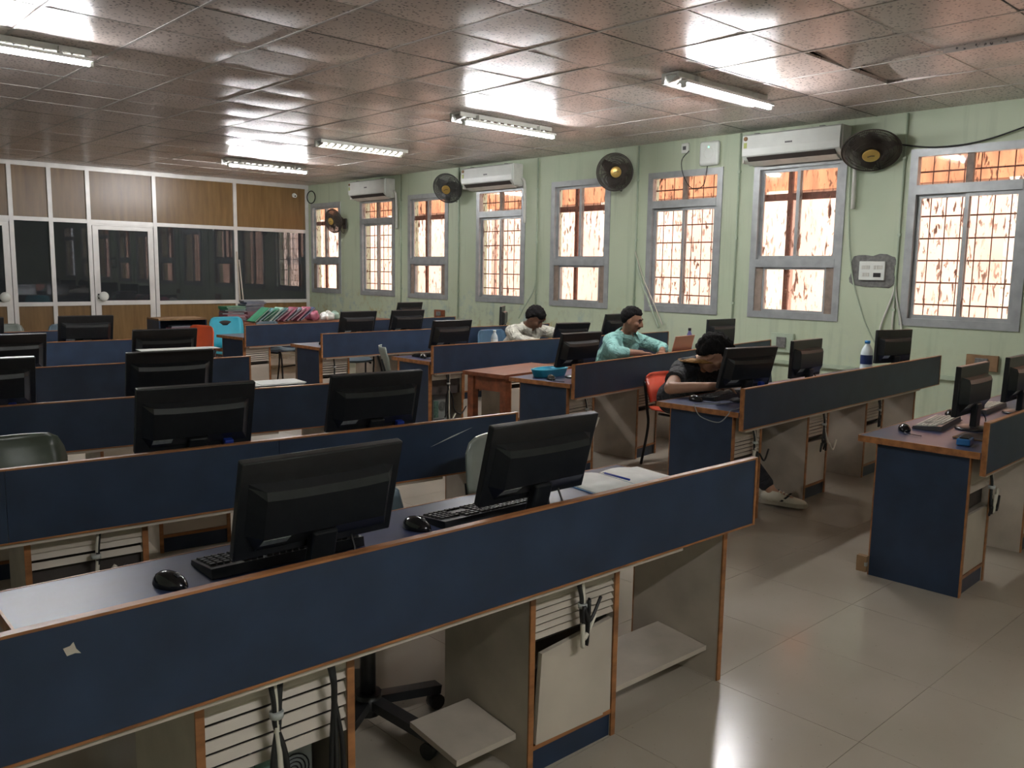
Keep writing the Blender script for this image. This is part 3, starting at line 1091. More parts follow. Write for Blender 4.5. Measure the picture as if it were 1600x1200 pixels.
monitor('up', R1, s_of(R1, 5.62), 0.24, 'black monitor seen from its side, cut by the right picture edge')
monitor('plug', R2, s_of(R2, 4.72), 0.22, 'black monitor in front of the person bending over the desk', -14)
monitor('up', R2, s_of(R2, 5.62), 0.24, 'narrow-looking dark monitor seen at a slant, right of the person in black')
monitor('old', R2, s_of(R2, 7.15), 0.22, 'old squarish black monitor next to the large water bottle', -18)
monitor('wide', R3, s_of(R3, 4.75), 0.20, 'black monitor over the blue tray, on the aqua-shirted man\'s desk', -6)
monitor('old', R3, s_of(R3, 7.2), 0.22, 'dark monitor behind the bent head of the person in black', -12)
monitor('wide', R4, s_of(R4, 4.86), 0.20, 'black monitor at the left end of the white-shirted man\'s desk')
monitor('low', R4, s_of(R4, 6.5), 0.25, 'low black monitor tilted beside the white-shirted man', -8)
monitor('wide', R4, s_of(R4, 7.22), 0.22, 'black monitor behind the head of the aqua-shirted man')
monitor('wide', R5, s_of(R5, 4.96), 0.20, 'left one of two black monitors on the desk before the third window')
monitor('wide', R5, s_of(R5, 5.61), 0.20, 'right one of two black monitors on the desk before the third window')
monitor('old', R5, s_of(R5, 7.14), 0.22, 'monitor standing edge-on before the wall, left of the white-shirted man', 40)
monitor('wide', R6, s_of(R6, 6.98), 0.24, 'farthest black monitor, under the third window')

# ------------------------------------------------------------------ things on the green wall


def make_ac():
    """local: back on x = 0, front towards -x, y along the wall, z up"""
    t = thing('air_conditioner', 'ac', 'air conditioner', group='wall air conditioners')
    hw = 0.53
    prof = [(0, 0), (-0.05, -0.01), (-0.16, 0.035), (-0.205, 0.075), (-0.212, 0.14), (-0.205, 0.275), (-0.18, 0.29), (0, 0.29)]
    b = MB(); b.prism(prof, -hw, hw, 'y'); b.build('body', 'white_plastic', t)
    b = MB(); b.prism([(-0.056, -0.012), (-0.150, 0.026), (-0.156, 0.016), (-0.062, -0.022)], -hw + 0.06, hw - 0.06, 'y'); b.build('flap', 'off_white', t)
    b = MB(); b.prism([(-0.150, 0.022), (-0.196, 0.062), (-0.2, 0.058), (-0.156, 0.018)], -hw + 0.05, hw - 0.05, 'y'); b.build('air_slot', 'cabinet_dark', t)
    for s in (-1, 1):
        MB().box(-0.17, -0.01, min(s * hw, s * (hw + 0.012)), max(s * hw, s * (hw + 0.012)), 0.005, 0.285).build('end_cheek', 'off_white', t)
    b = MB()
    for k in range(5):
        b.box(-0.2135, -0.2115, 0.03 - k * 0.016, 0.042 - k * 0.016, 0.165, 0.181)
    b.build('name_mark', 'grey_plastic', t)
    b = MB(); b.box(-0.2135, -0.211, hw - 0.055, hw - 0.02, 0.15, 0.205); b.build('energy_label', 'ac_label', t)
    b = MB(); b.cyl((-0.205, hw - 0.037, 0.245), (-0.214, hw - 0.037, 0.245), 0.022, n=14); b.build('round_sticker', 'cardboard', t)
    for yy in (-0.3, 0.42):
        MB().box(-0.09, 0.0, yy, yy + 0.05, 0.29, 0.315).build('hanger', 'cement', t)
    b = MB(); b.tube(curve_pts([(-0.03, -hw - 0.01, 0.1), (-0.03, -hw - 0.06, 0.06), (-0.03, -hw - 0.08, -0.1), (-0.03, -hw - 0.085, -0.5)], 6), 0.02, 8); b.build('pipe', 'off_white', t)
    return t


mat('ac_label', (0.45, 0.52, 0.15), 0.5)
a0 = make_ac()
XA = XW - 0.006
place(a0, 'white wall air conditioner farthest away, left of the first wall conduit', (XA, 12.12, 2.645), 0)
place(copy_tree(a0), 'white wall air conditioner in the middle, beside a tilted grey fan', (XA, 9.13, 2.645), 0)
place(copy_tree(a0), 'white wall air conditioner nearest to the viewer, beside a brown fan', (XA, 4.54, 2.645), 0)


def make_fan(col, label, loc, aim, tilt, rr=0.225):
    """wall bracket on the wall at loc; the head looks along aim (degrees from -x towards -y), tilted down"""
    t = thing('wall_fan', label, 'fan', loc, 0, 'wall fans')
    b = MB(); b.rbox(-0.03, 0.0, -0.055, 0.055, -0.09, 0.09, 0.01); b.build('wall_plate', col, t)
    hd = Vector((-0.17, 0, 0.05))
    b = MB(); b.tube(curve_pts([(-0.02, 0, 0.0), (-0.09, 0, -0.02), (-0.15, 0, -0.01), hd], 6), 0.018, 8); b.build('arm', col, t)
    d = Vector((-math.cos(R(aim)) * math.cos(R(tilt)), -math.sin(R(aim)) * math.cos(R(tilt)), -math.sin(R(tilt))))
    q = d.to_track_quat('Z', 'Y').to_matrix().to_4x4()
    M = Matrix.Translation(hd) @ q
    b = MB(); b.lathe([(0, -0.11), (0.05, -0.105), (0.065, -0.06), (0.065, 0.01), (0.04, 0.03), (0, 0.03)], 18, M); b.build('motor', col, t)
    b = MB()
    prof_f = [(rr, 0.085), (rr * 0.9, 0.115), (rr * 0.6, 0.14), (rr * 0.24, 0.148)]
    prof_b = [(rr, 0.085), (rr * 0.88, 0.045), (rr * 0.55, 0.012), (rr * 0.25, 0.004)]
    for prof, nm in ((prof_f, 'front_guard'), (prof_b, 'back_guard')):
        b = MB()
        n = 104
        for k in range(n):
            a = 2 * PI * k / n
            b.tube([M @ Vector((r * math.cos(a), r * math.sin(a), z)) for r, z in prof], 0.0026, 3)
        for r, z in prof + [((p[0] + q[0]) / 2, (p[1] + q[1]) / 2) for p, q in zip(prof, prof[1:])]:
            b.torus(M @ Vector((0, 0, z)), d, r, 0.0026, 36, 4)
        b.build(nm, col, t)
    b = MB(); b.torus(M @ Vector((0, 0, 0.085)), d, rr + 0.003, 0.0065, 40, 6); b.build('rim', col, t)
    for k in range(3):
        b = MB()
        a0_ = 2 * PI * k / 3 + 0.4
        pts_lo, pts_hi = [], []
        for i in range(6):
            r = 0.03 + i / 5 * (rr - 0.06)
            half = 0.22 + 0.42 * math.sin(PI * min(1, i / 5 + 0.12))
            pts_lo.append((r, a0_ - half, 0.055))
            pts_hi.append((r, a0_ + half, 0.098))
        rows = []
        for (r, al, zl), (_, ah, zh) in zip(pts_lo, pts_hi):
            row = []
            for j in range(5):
                a = al + (ah - al) * j / 4
                row.append((r * math.cos(a), r * math.sin(a), zl + (zh - zl) * j / 4))
            rows.append(row)
        vv = [[[b.bm.verts.new(M @ (Vector(p) + Vector((0, 0, o)))) for p in row] for row in rows] for o in (0, 0.003)]
        for i in range(5):
            for j in range(4):
                b.bm.faces.new((vv[0][i][j], vv[0][i][j + 1], vv[0][i + 1][j + 1], vv[0][i + 1][j]))
                b.bm.faces.new((vv[1][i][j], vv[1][i + 1][j], vv[1][i + 1][j + 1], vv[1][i][j + 1]))
        b.build('blade', col, t, smooth=True)
    b = MB(); b.lathe([(0, 0.142), (rr * 0.30, 0.142), (rr * 0.30, 0.152), (rr * 0.26, 0.156), (0, 0.157)], 24, M); bd = b.build('badge', 'gold', t)
    b = MB()
    b.tube([M @ Vector((-0.03, -0.008, 0.1575)), M @ Vector((0.0, 0.006, 0.1585)), M @ Vector((0.03, 0.004, 0.1575))], 0.004, 4); b.build('badge_mark', 'fan_brown', bd)
    b = MB(); b.tube(curve_pts([hd + Vector((0.04, 0, -0.04)), hd + Vector((0.06, -0.02, -0.16)), hd + Vector((0.10, -0.05, -0.22)), hd + Vector((0.13, -0.02, -0.15))], 6), 0.004, 5); b.build('cord', 'cable_black', t)
    return t


make_fan('fan_brown', 'brown wall fan with gold badge, beside the nearest air conditioner', (XW - 0.003, 3.72, 2.67), 27, 52, 0.255)
make_fan('fan_brown', 'dark round wall fan with gold badge, above the gap by the fifth window', (XW - 0.003, 6.85, 2.64), 52, 6, 0.215)
make_fan('fan_grey', 'grey wall fan tilted aside, left of the middle air conditioner', (XW - 0.003, 9.98, 2.66), 30, 24, 0.215)
make_fan('fan_brown', 'farthest wall fan, low and turned aside with brass-coloured hub', (XW - 0.003, 13.08, 2.27), 12, 10, 0.2)


def on_wall(name, label, cat, y, z, parts, group=None):
    t = thing(name, label, cat, (XW - 0.002, y, z), 0, group)
    for nm, mb, mt in parts:
        mb.build(nm, mt, t)
    return t


b1 = MB().rbox(-0.045, 0, -0.125, 0.125, -0.13, 0.13, 0.03, 4)
b2 = MB(); b2.cyl((-0.044, 0.0, 0.065), (-0.047, 0.0, 0.065), 0.007, n=10)
b3 = MB(); b3.torus((-0.0445, 0, 0), (1, 0, 0), 0.06, 0.002, 28, 4)
on_wall('wireless_access_point', 'white rounded wireless box with green light above the sixth window', 'router', 5.60, 2.815,
        [('case', b1, 'white_plastic'), ('status_light', b2, 'led_green'), ('face_ring', b3, 'off_white')])
b1 = MB().rbox(-0.035, 0, -0.045, 0.045, -0.055, 0.055, 0.006)
b2 = MB().box(-0.039, -0.035, -0.02, 0.02, -0.02, 0.02)
on_wall('power_socket', 'white wall socket feeding the wireless box', 'socket', 5.93, 2.90, [('case', b1, 'white_plastic'), ('pin_face', b2, 'grey_plastic')])
b1 = MB(); b1.tube(curve_pts([(-0.03, 0.27, 0.05), (-0.035, 0.36, -0.05), (-0.03, 0.33, -0.22), (-0.02, 0.22, -0.36), (-0.03, 0.06, -0.34), (-0.025, 0.02, -0.137)], 8), 0.005, 6)
on_wall('power_cable', 'black cable looping from the socket to the wireless box', 'cable', 5.60, 2.815, [('lead', b1, 'cable_black')])

# switchboard in a rough patch of cement
b1 = MB()
ring = []
rr_ = random.Random(3)
pts = []
for k in range(28):
    a = 2 * PI * k / 28
    sx = max(-1, min(1, 1.35 * math.cos(a))) * 0.215
    sz = max(-1, min(1, 1.35 * math.sin(a))) * 0.15
    pts.append((sx + rr_.uniform(-0.02, 0.02), sz + rr_.uniform(-0.015, 0.015)))
b1.prism([(p[0], p[1]) for p in pts], -0.006, 0.0, 'x')
b2 = MB().rbox(-0.03, -0.004, -0.125, 0.125, -0.09, 0.09, 0.006)
b3 = MB()
for cx_ in (-0.06, 0.06):
    for k in range(4):
        b3.rbox(-0.036, -0.03, cx_ - 0.042 + k * 0.021, cx_ - 0.024 + k * 0.021, 0.015, 0.05, 0.002, 1)
for k in range(3):
    b3.rbox(-0.036, -0.03, 0.02 + k * 0.024, 0.04 + k * 0.024, -0.055, -0.02, 0.002, 1)
b4 = MB().box(-0.034, -0.029, -0.09, -0.02, -0.06, -0.02)
on_wall('switchboard', 'white switchboard set in a rough grey cement patch', 'switch', 3.70, 1.555,
        [('cement_patch', b1, 'cement'), ('plate', b2, 'white_plastic'), ('switch_row', b3, 'off_white'), ('dark_socket', b4, 'black_plastic')])

# conduits, loose cables and small boxes
con = [(11.42, 'thin painted conduit right of the farthest air conditioner'), (9.96, 'thin painted conduit left of the middle air conditioner'), (8.30, 'thin painted conduit between the middle windows, right of the middle air conditioner'),
       (6.60, 'thin painted conduit left of the sixth window'), (5.22, 'thin painted conduit left of the nearest air conditioner'), (3.47, 'thin painted conduit beside the largest window')]
for yy, lb in con:
    b = MB(); b.cyl((0, 0, -2.2), (0, 0, 0.0), 0.011, n=8)
    t = thing('conduit', lb, 'pipe', (XW - 0.013, yy, 2.99), 0, 'wall conduits'); b.build('pipe', 'pvc_green', t)
    b = MB()
    for z in (-0.4, -1.1, -1.8):
        b.box(-0.014, 0.012, -0.016, 0.016, z - 0.012, z + 0.012)
    b.build('clip', 'pvc_green', t)


def wall_cable(label, pts, r, m, grp=None):
    b = MB(); b.tube(curve_pts([(XW - 0.012 - dx, y, z) for dx, y, z in pts], 8), r, 6)
    o = b.build('wall_cable', m)
    tag(o, label, 'cable', grp)


wall_cable('flat grey cables slanting down the wall beside the sixth window', [(0, 6.60, 1.75), (0.0, 6.52, 1.45), (0.01, 6.36, 1.15), (0.02, 6.2, 0.86)], 0.012, 'pvc_green')
wall_cable('thin pale cable slanting down the wall beside the sixth window', [(0.02, 6.59, 1.75), (0.02, 6.46, 1.45), (0.03, 6.28, 1.15), (0.04, 6.13, 0.90)], 0.006, 'cable_white')
wall_cable('dark loose cable hanging from the nearest air conditioner past the switchboard', [(0, 3.99, 2.62), (0.01, 3.96, 2.0), (0.03, 3.88, 1.5), (0.03, 3.74, 1.1), (0.02, 3.58, 0.8)], 0.007, 'pvc_green')
wall_cable('thin cable strung from the brown fan above the largest window', [(0.02, 3.55, 2.72), (0.02, 3.2, 2.66), (0.02, 2.8, 2.68), (0.02, 2.3, 2.82), (0.02, 1.8, 3.0)], 0.007, 'cable_black')
for k, (ya, yb) in enumerate(((3.5, 3.58), (3.47, 3.47), (3.45, 3.38))):
    wall_cable(('left', 'middle', 'right')[k] + ' one of three pale cables fanning out under the largest window\'s conduit', [(0, 3.47, 1.55), (0.0, (3.47 + ya) / 2, 1.35), (0.01, yb, 1.02), (0.01, yb, 0.85)], 0.010, 'off_white')
wall_cable('slanting grey cable behind the white-shirted man', [(0, 8.30, 1.5), (0.0, 8.34, 1.25), (0.01, 8.52, 1.0), (0.01, 8.62, 0.85)], 0.008, 'pvc_green')
b = MB(); b.box(-0.03, 0, -6.0, 5.2, -0.02, 0.02)
on_wall('cable_trunking', 'long pale cable trunking low along the green wall', 'trunking', 8.7, 0.60, [('channel', b, 'pvc_green')])
for nm, lb, y, z, w, h, m1, m2 in (('junction_box', 'grey junction box with dark hole, low on the wall behind the blue chair', 4.60, 0.80, 0.13, 0.10, 'pvc_green', 'cement'),
                                   ('wooden_socket_board', 'brown wooden socket board low on the wall at the right', 2.66, 0.76, 0.13, 0.07, 'cardboard', 'cement'),
                                   ('wooden_socket_board', 'small brown wooden board on the wall, left of the white-shirted man', 8.20, 0.90, 0.09, 0.05, 'red_wood', 'cement'),
                                   ('wooden_socket_board', 'small brown wooden board on the wall right of the farthest monitor', 10.40, 0.83, 0.12, 0.06, 'red_wood', 'cement')):
    on_wall(nm, lb, 'box', y, z, [('board', MB().rbox(-0.03, 0, -w, w, -h, h, 0.004), m1), ('cover', MB().rbox(-0.05, -0.028, -w * 0.4, w * 0.4, -h * 0.5, h * 0.6, 0.004), m2)])

# little camera in the far corner
t = thing('security_camera', 'small white security camera at the top of the far corner', 'camera', (7.85, YP - 0.033, 2.80))
b = MB(); b.cyl((0, 0, 0), (0, -0.02, 0), 0.04, n=14); b.build('base', 'white_plastic', t)
b = MB(); b.ball((0, -0.045, -0.01), 0.035); b.build('dome', 'white_plastic', t)
b = MB(); b.ball((-0.012, -0.072, -0.016), 0.014); b.build('lens', 'black_gloss', t)
b = MB(); b.torus((XW - 0.03, 14.2, 2.78), (1, 0.2, 0), 0.11, 0.01, 24, 6)
tag(b.build('cable_coil', 'cable_black'), 'dark coil of cable hanging in the far wall corner', 'cable')
for k, (dx, h) in enumerate(((0.0, 1.16), (0.07, 1.02))):
    b = MB(); b.bar((6.76 + dx, YP - 0.08, 0.6), (6.72 + dx * 0.6, YP - 0.045, 0.6 + h), 0.025, 0.018)
    for v in b.bm.verts:
        v.co.z -= 0.0
    o = b.build('wooden_stick', 'cream'); tag(o, ('taller' if k == 0 else 'shorter') + ' pale stick leaning on the partition post above the notebooks', 'stick')

# ------------------------------------------------------------------ chairs


def make_shell_chair(col, hole=False, top=0.84):
    """moulded plastic chair on bent black tubes; sitter looks towards -y, back at +y"""
    t = thing('plastic_chair', 'chair', 'chair', group='plastic chairs')
    b = MB()
    prof = [(-0.20, 0.445), (-0.18, 0.455), (0.0, 0.435), (0.15, 0.435), (0.195, 0.455)]

    def sheet(rows, th, nrm):
        f = [[b.bm.verts.new(Vector(p)) for p in r] for r in rows]
        g = [[b.bm.verts.new(Vector(p) + Vector(nrm) * th) for p in r] for r in rows]
        for i in range(len(rows) - 1):
            for j in range(len(rows[0]) - 1):
                for q, fl in ((f, 0), (g, 1)):
                    vs = [q[i][j], q[i][j + 1], q[i + 1][j + 1], q[i + 1][j]]
                    fc = b.bm.faces.new(vs if not fl else vs[::-1]); fc.smooth = True
        n, m_ = len(rows), len(rows[0])
        rim = [(0, j) for j in range(m_)] + [(i, m_ - 1) for i in range(1, n)] + [(n - 1, j) for j in range(m_ - 2, -1, -1)] + [(i, 0) for i in range(n - 2, 0, -1)]
        for k in range(len(rim)):
            a, c = rim[k], rim[(k + 1) % len(rim)]
            b.bm.faces.new((f[a[0]][a[1]], f[c[0]][c[1]], g[c[0]][c[1]], g[a[0]][a[1]]))
    us = [-1, -0.75, -0.4, 0, 0.4, 0.75, 1]
    sheet([[(u * (0.215 - (0.015 if abs(yv) > 0.19 else 0)), yv, z + 0.02 * u * u) for u in us] for yv, z in prof], 0.008, (0, 0, -1))
    b.build('seat', col, t)
    b = MB()
    bp = [(0.225, 0.50, 0.19), (0.235, 0.58, 0.215), (0.25, 0.68, 0.222), (0.265, top - 0.06, 0.215), (0.27, top - 0.02, 0.195), (0.272, top, 0.16)]
    sheet([[(u * w, yv - 0.045 * u * u, z) for u in us] for yv, z, w in bp], 0.009, (0, 1, 0.15))
    bk = b.build('backrest', col, t)
    if hole:
        b = MB(); b.lathe([(0.0, -0.004), (1.0, -0.004), (1.0, 0.004), (0.0, 0.004)], 20)
        for v in b.bm.verts:
            v.co = Vector((v.co.x * 0.085, 0.262 + v.co.z, top - 0.075 + v.co.y * 0.03))
        b.build('hand_hole', 'cabinet_dark', bk)
    for sx in (-1, 1):
        b = MB(); b.tube(curve_pts([(sx * 0.19, -0.20, 0.0), (sx * 0.185, -0.17, 0.40), (sx * 0.18, -0.10, 0.42), (sx * 0.18, 0.1, 0.42)], 5), 0.011, 7); b.build('leg', 'dark_metal', t)
        b = MB(); b.tube(curve_pts([(sx * 0.20, 0.25, 0.0), (sx * 0.19, 0.20, 0.30), (sx * 0.19, 0.215, 0.45), (sx * 0.17, 0.27, 0.66)], 5), 0.011, 7); b.build('leg', 'dark_metal', t)
    b = MB(); b.bar((-0.185, -0.17, 0.25), (0.185, -0.17, 0.25), 0.016, 0.016); b.build('stretcher', 'dark_metal', t)
    return t


protos = {}


def chair(col, x, y, rz, label, hole=False, top=0.84):
    k = (col, hole, top)
    if k not in protos:
        protos[k] = make_shell_chair(col, hole, top)
        o = protos[k]
    else:
        o = copy_tree(protos[k])
    return place(o, label, (x, y, 0.001), R(rz))


chair('chair_grey', 2.30, 2.27, 0, 'grey-green plastic chair with a peeled corner, behind the front desk', top=0.85)
chair('chair_green', 0.84, 3.72, 2, 'dark olive plastic chair with a glossy rounded top at the left edge', top=0.785)
chair('chair_grey', 2.20, 10.15, 0, 'pale grey chair far back by the glazed doors', top=0.85)
chair('chair_steel', 2.86, 9.95, 20, 'blue-grey chair far back, right of the monitor by the glazed door', top=0.85)
chair('chair_orange', 3.36, 8.45, -80, 'orange-red plastic chair in the aisle by the notebook cabinets', top=0.90)
chair('chair_cyan', 4.60, 9.92, 0, 'bright cyan plastic chair with an oval hand hole', True, 0.88)
chair('chair_blue', 6.15, 3.42, 10, 'dark blue plastic chair behind the desk of the person in black', top=0.85)
chair('chair_red', 5.45, 3.88, -4, 'red plastic chair under the person in black', top=0.72)
chair('chair_blue', 6.36, 5.53, 6, 'dark blue chair under the man in the aqua shirt', top=0.82)
chair('chair_blue', 6.56, 7.18, 0, 'dark blue chair under the man in the white shirt', top=0.82)
chair('chair_grey', 4.84, 6.68, 62, 'light grey chair behind the left end of the white-shirted man\'s desk', top=0.77)
chair('chair_steel', 5.28, 10.05, 20, 'blue-grey chair pushed under the farthest right desk', top=0.80)
chair('chair_steel', 5.35, 8.45, 160, 'blue-grey chair behind the two-monitor desk', top=0.80)

# swivel chair under the front desk
t = thing('swivel_chair', 'black five-star swivel chair pushed under the front desk', 'chair', (1.45, 2.22, 0.0), R(-25))
b = MB(); b.cyl((0, 0, 0.09), (0, 0, 0.42), 0.026, n=12); b.cyl((0, 0, 0.07), (0, 0, 0.14), 0.045, n=12); b.build('column', 'black_plastic', t)
for k in range(5):
    a = 2 * PI * k / 5 + 0.35
    dx, dy = math.cos(a), math.sin(a)
    b = MB(); b.bar((dx * 0.03, dy * 0.03, 0.11), (dx * 0.27, dy * 0.27, 0.075), 0.045, 0.03); arm = b.build('base_arm', 'black_plastic', t)
    b = MB(); b.cyl((dx * 0.26 - dy * 0.018, dy * 0.26 + dx * 0.018, 0.028), (dx * 0.26 + dy * 0.018, dy * 0.26 - dx * 0.018, 0.028), 0.027, n=12); b.cyl((dx * 0.26, dy * 0.26, 0.03), (dx * 0.26, dy * 0.26, 0.075), 0.008, n=8); b.build('caster', 'black_plastic', arm)
b = MB(); b.rbox(-0.22, 0.22, -0.21, 0.22, 0.42, 0.48, 0.028, 3); b.build('seat', 'black_plastic', t)
b = MB(); b.rbox(-0.02, 0.02, 0.20, 0.225, 0.40, 0.58, 0.006); b.build('back_stem', 'black_plastic', t)
b = MB(); b.rbox(-0.20, 0.20, 0.225, 0.262, 0.50, 0.76, 0.016, 3)
for v in b.bm.verts:
    v.co.x *= 1 - 0.35 * max(0, (v.co.z - 0.62) / 0.14) ** 2
    v.co.y -= 0.6 * v.co.x * v.co.x
b.build('backrest', 'chair_steel', t, smooth=True)

# ------------------------------------------------------------------ keyboards and mice


def make_keyboard(kc='key_black', bc='black_plastic'):
    """local: width along x, front edge (space bar) towards +y"""
    t = thing('keyboard', 'keyboard', 'keyboard', group='keyboards')
    b = MB(); b.hexa([(-0.222, -0.075, 0), (0.222, -0.075, 0), (0.222, 0.07, 0), (-0.222, 0.07, 0), (-0.222, -0.07, 0.026), (0.222, -0.07, 0.026), (0.222, 0.066, 0.014), (-0.222, 0.066, 0.014)])
    b.build('case', bc, t)
    b = MB()

    def zz(y):
        return 0.026 - (y + 0.07) / 0.136 * 0.012

    def key(x0, x1, y0, y1):
        b.hexa([(x0, y0, zz(y0) - 0.002), (x1, y0, zz(y0) - 0.002), (x1, y1, zz(y1) - 0.002), (x0, y1, zz(y1) - 0.002),
                (x0 + 0.002, y0 + 0.002, zz(y0) + 0.006), (x1 - 0.002, y0 + 0.002, zz(y0) + 0.006), (x1 - 0.002, y1 - 0.002, zz(y1) + 0.006), (x0 + 0.002, y1 - 0.002, zz(y1) + 0.006)])
    for r in range(6):
        y0 = -0.062 + r * 0.0205
        for k in range(15):
            if r == 5 and 4 <= k <= 9:
                continue
            x0 = 0.214 - (k + 1) * 0.0188
            key(x0, x0 + 0.0168, y0, y0 + 0.017)
        for k in range(3):
            x0 = -0.075 - (k + 1) * 0.0188
            if r in (0, 1, 2, 5):
                key(x0, x0 + 0.0168, y0, y0 + 0.017)
        for k in range(4):
            if r:
                x0 = -0.138 - (k + 1) * 0.0188
                key(x0, x0 + 0.0168, y0, y0 + 0.017)
    key(0.03, 0.14, -0.062 + 5 * 0.0205, -0.062 + 5 * 0.0205 + 0.017)
    ks = b.build('keys', kc, t)
    ks['kind'] = 'stuff'
    return t


def make_mouse(mt='black_gloss'):
    t = thing('mouse', 'mouse', 'mouse', group='computer mice')
    b = MB()
    b.ball((0, 0, 0.004), 1, (0.031, 0.054, 0.034), 16)
    for v in b.bm.verts:
        if v.co.z < 0.002:
            v.co.z = 0.0
        v.co.z *= 1 + 0.35 * (v.co.y / 0.054) * -0.4
    b.build('shell', mt, t)
    b = MB(); b.cyl((-0.004, 0.024, 0.031), (0.004, 0.024, 0.031), 0.008, n=10); b.build('wheel', 'grey_plastic', t)
    b = MB(); b.tube(curve_pts([(0, 0.05, 0.008), (0.01, 0.09, 0.004), (-0.03, 0.13, 0.003), (-0.06, 0.15, 0.003)], 5), 0.002, 5); b.build('cord', 'cable_black', t)
    return t


kb0, kb1, ms0 = make_keyboard(), make_keyboard('off_white', 'grey_plastic'), make_mouse()
kused = set()


def put(proto, label, x, y, rz, z=ZT + 0.0015):
    o = proto if proto.name not in kused else copy_tree(proto)
    kused.add(proto.name)
    return place(o, label, (x, y, z), R(rz))


put(kb0, 'black keyboard under the large monitor on the front desk', 1.09, 2.10, -2)
put(kb0, 'black keyboard beside the second mouse on the front desk', 1.80, 2.05, -1)
put(kb0, 'black keyboard in front of the person in black', 4.74, 3.085, 4)
put(kb1, 'black keyboard with pale worn keys on the desk at the right edge', 4.79, 1.765, 8)
put(kb1, 'pale-keyed keyboard farther along the desk at the right edge', 5.6, 1.80, 4)
put(kb0, 'black keyboard on the aqua-shirted man\'s desk, right of the blue tray monitor', 5.10, 4.50, 7)
put(kb0, 'black keyboard at the left end of the white-shirted man\'s desk', 4.84, 6.25, 4)
put(kb1, 'grey keyboard on the fourth left desk row before the small monitor', 1.9, 6.42, -3)
put(ms0, 'black mouse at the left end of the front desk', 0.77, 2.06, 200)
put(ms0, 'black mouse between the two monitors on the front desk', 1.52, 2.05, 190)
put(ms0, 'black mouse by the elbow of the person in black', 4.44, 3.08, 170)
put(ms0, 'black mouse nearest the corner of the desk at the right edge', 4.46, 1.80, 120)
put(ms0, 'second black mouse, behind the keyboard on the desk at the right edge', 5.16, 1.83, 110)
put(ms0, 'black mouse at the corner of the aqua-shirted man\'s desk', 4.45, 4.36, 150)
put(ms0, 'black mouse at the left end of the white-shirted man\'s desk', 4.62, 6.14, 150)
put(ms0, 'black mouse at the left end of the two-monitor desk', 4.56, 7.80, 150)

# ------------------------------------------------------------------ small things on and under the desks
ZI = ZT + 0.0015


def open_book(label, x, y, rz):
    t = thing('open_notebook', label, 'notebook', (x, y, ZI), R(rz))
    for s in (-1, 1):
        b = MB()
        rows = []
        for k in range(7):
            u = k / 6
            rows.append((s * (0.003 + u * 0.205), 0.012 * math.sin(PI * min(1, u * 1.15)) * (1 - 0.4 * u) + 0.006))
        top = [[b.bm.verts.new((xx, yy, zz)) for yy in (-0.15, 0.15)] for xx, zz in rows]
        bot = [[b.bm.verts.new((xx, yy, 0.001)) for yy in (-0.15, 0.15)] for xx, zz in rows]
        for i in range(6):
            for q in (top, bot):
                b.bm.faces.new((q[i][0], q[i + 1][0], q[i + 1][1], q[i][1])).smooth = True
            for j in (0, 1):
                b.bm.faces.new((top[i][j], top[i + 1][j], bot[i + 1][j], bot[i][j]))
        b.bm.faces.new((top[6][0], top[6][1], bot[6][1], bot[6][0]))
        b.build('page_block', 'paper', t)
    b = MB(); b.box(-0.215, 0.215, -0.155, 0.155, 0, 0.001); b.build('cover', 'blue_case', t)
    return t


open_book('open white notebook lying on the front desk right of the monitor', 2.47, 2.02, -8)
b = MB(); b.tube([(0.0, -0.06, 0.024), (0.0, 0.07, 0.024)], 0.004, 7)
t = thing('pen', 'blue pen lying in the fold of the open notebook', 'pen', (2.445, 2.03, ZI), R(-4)); b.build('barrel', 'vga_blue', t)
b = MB(); b.cyl((0, 0.07, 0.024), (0, 0.082, 0.024), 0.003, 0.001, 7); b.build('tip', 'tower_metal', t)


def sheets(label, x, y, z, rz, w=0.21, d=0.3, n=2, dark=False):
    t = thing('paper_sheets', label, 'paper', (x, y, z), R(rz), 'loose papers')
    r = random.Random(label)
    for k in range(n):
        b = MB(); b.box(-w / 2, w / 2, -d / 2, d / 2, 0.0015 * k, 0.0015 * k + 0.001)
        b.build('sheet', 'paper', t, rot=(0, 0, R(r.uniform(-6, 6))))
    return t


sheets('white papers laid across the top of a monitor on the third left row', 1.76, 4.465, 1.0665, -7, 0.40, 0.12, 1)
sheets('long white paper on the left part of the fourth left desk row', 1.78, 6.18, ZI, -4, 0.42, 0.2, 3)
t = thing('binder', 'black binder with white papers on top, on the third left desk row', 'binder', L3.at(-0.36, 0.16, ZI), L3.a)
MB().rbox(-0.15, 0.15, -0.1, 0.1, 0, 0.135, 0.004).build('cover', 'black_plastic', t)
b = MB(); b.box(-0.14, 0.15, -0.1, 0.11, 0.136, 0.139); b.box(-0.10, 0.16, -0.09, 0.10, 0.139, 0.142); b.build('sheet_pile', 'paper', t)


def bottle(label, x, y, r, h, body, lab, cap, z=ZI):
    t = thing('water_bottle', label, 'bottle', (x, y, z), 0)
    b = MB(); b.lathe([(0, 0), (r * 0.92, 0), (r, 0.01), (r, h * 0.3), (r * 0.95, h * 0.33), (r, h * 0.36), (r, h * 0.66), (r * 0.85, h * 0.76), (r * 0.42, h * 0.88), (r * 0.38, h * 0.93), (0, h * 0.93)], 18); b.build('body', body, t)
    b = MB(); b.lathe([(r * 1.015, h * 0.36), (r * 1.02, h * 0.37), (r * 1.02, h * 0.60), (r * 1.015, h * 0.61)], 18); b.build('label_band', lab, t)
    b = MB(); b.lathe([(0, h * 0.92), (r * 0.46, h * 0.92), (r * 0.46, h), (0, h)], 14); b.build('cap', cap, t)
    return t


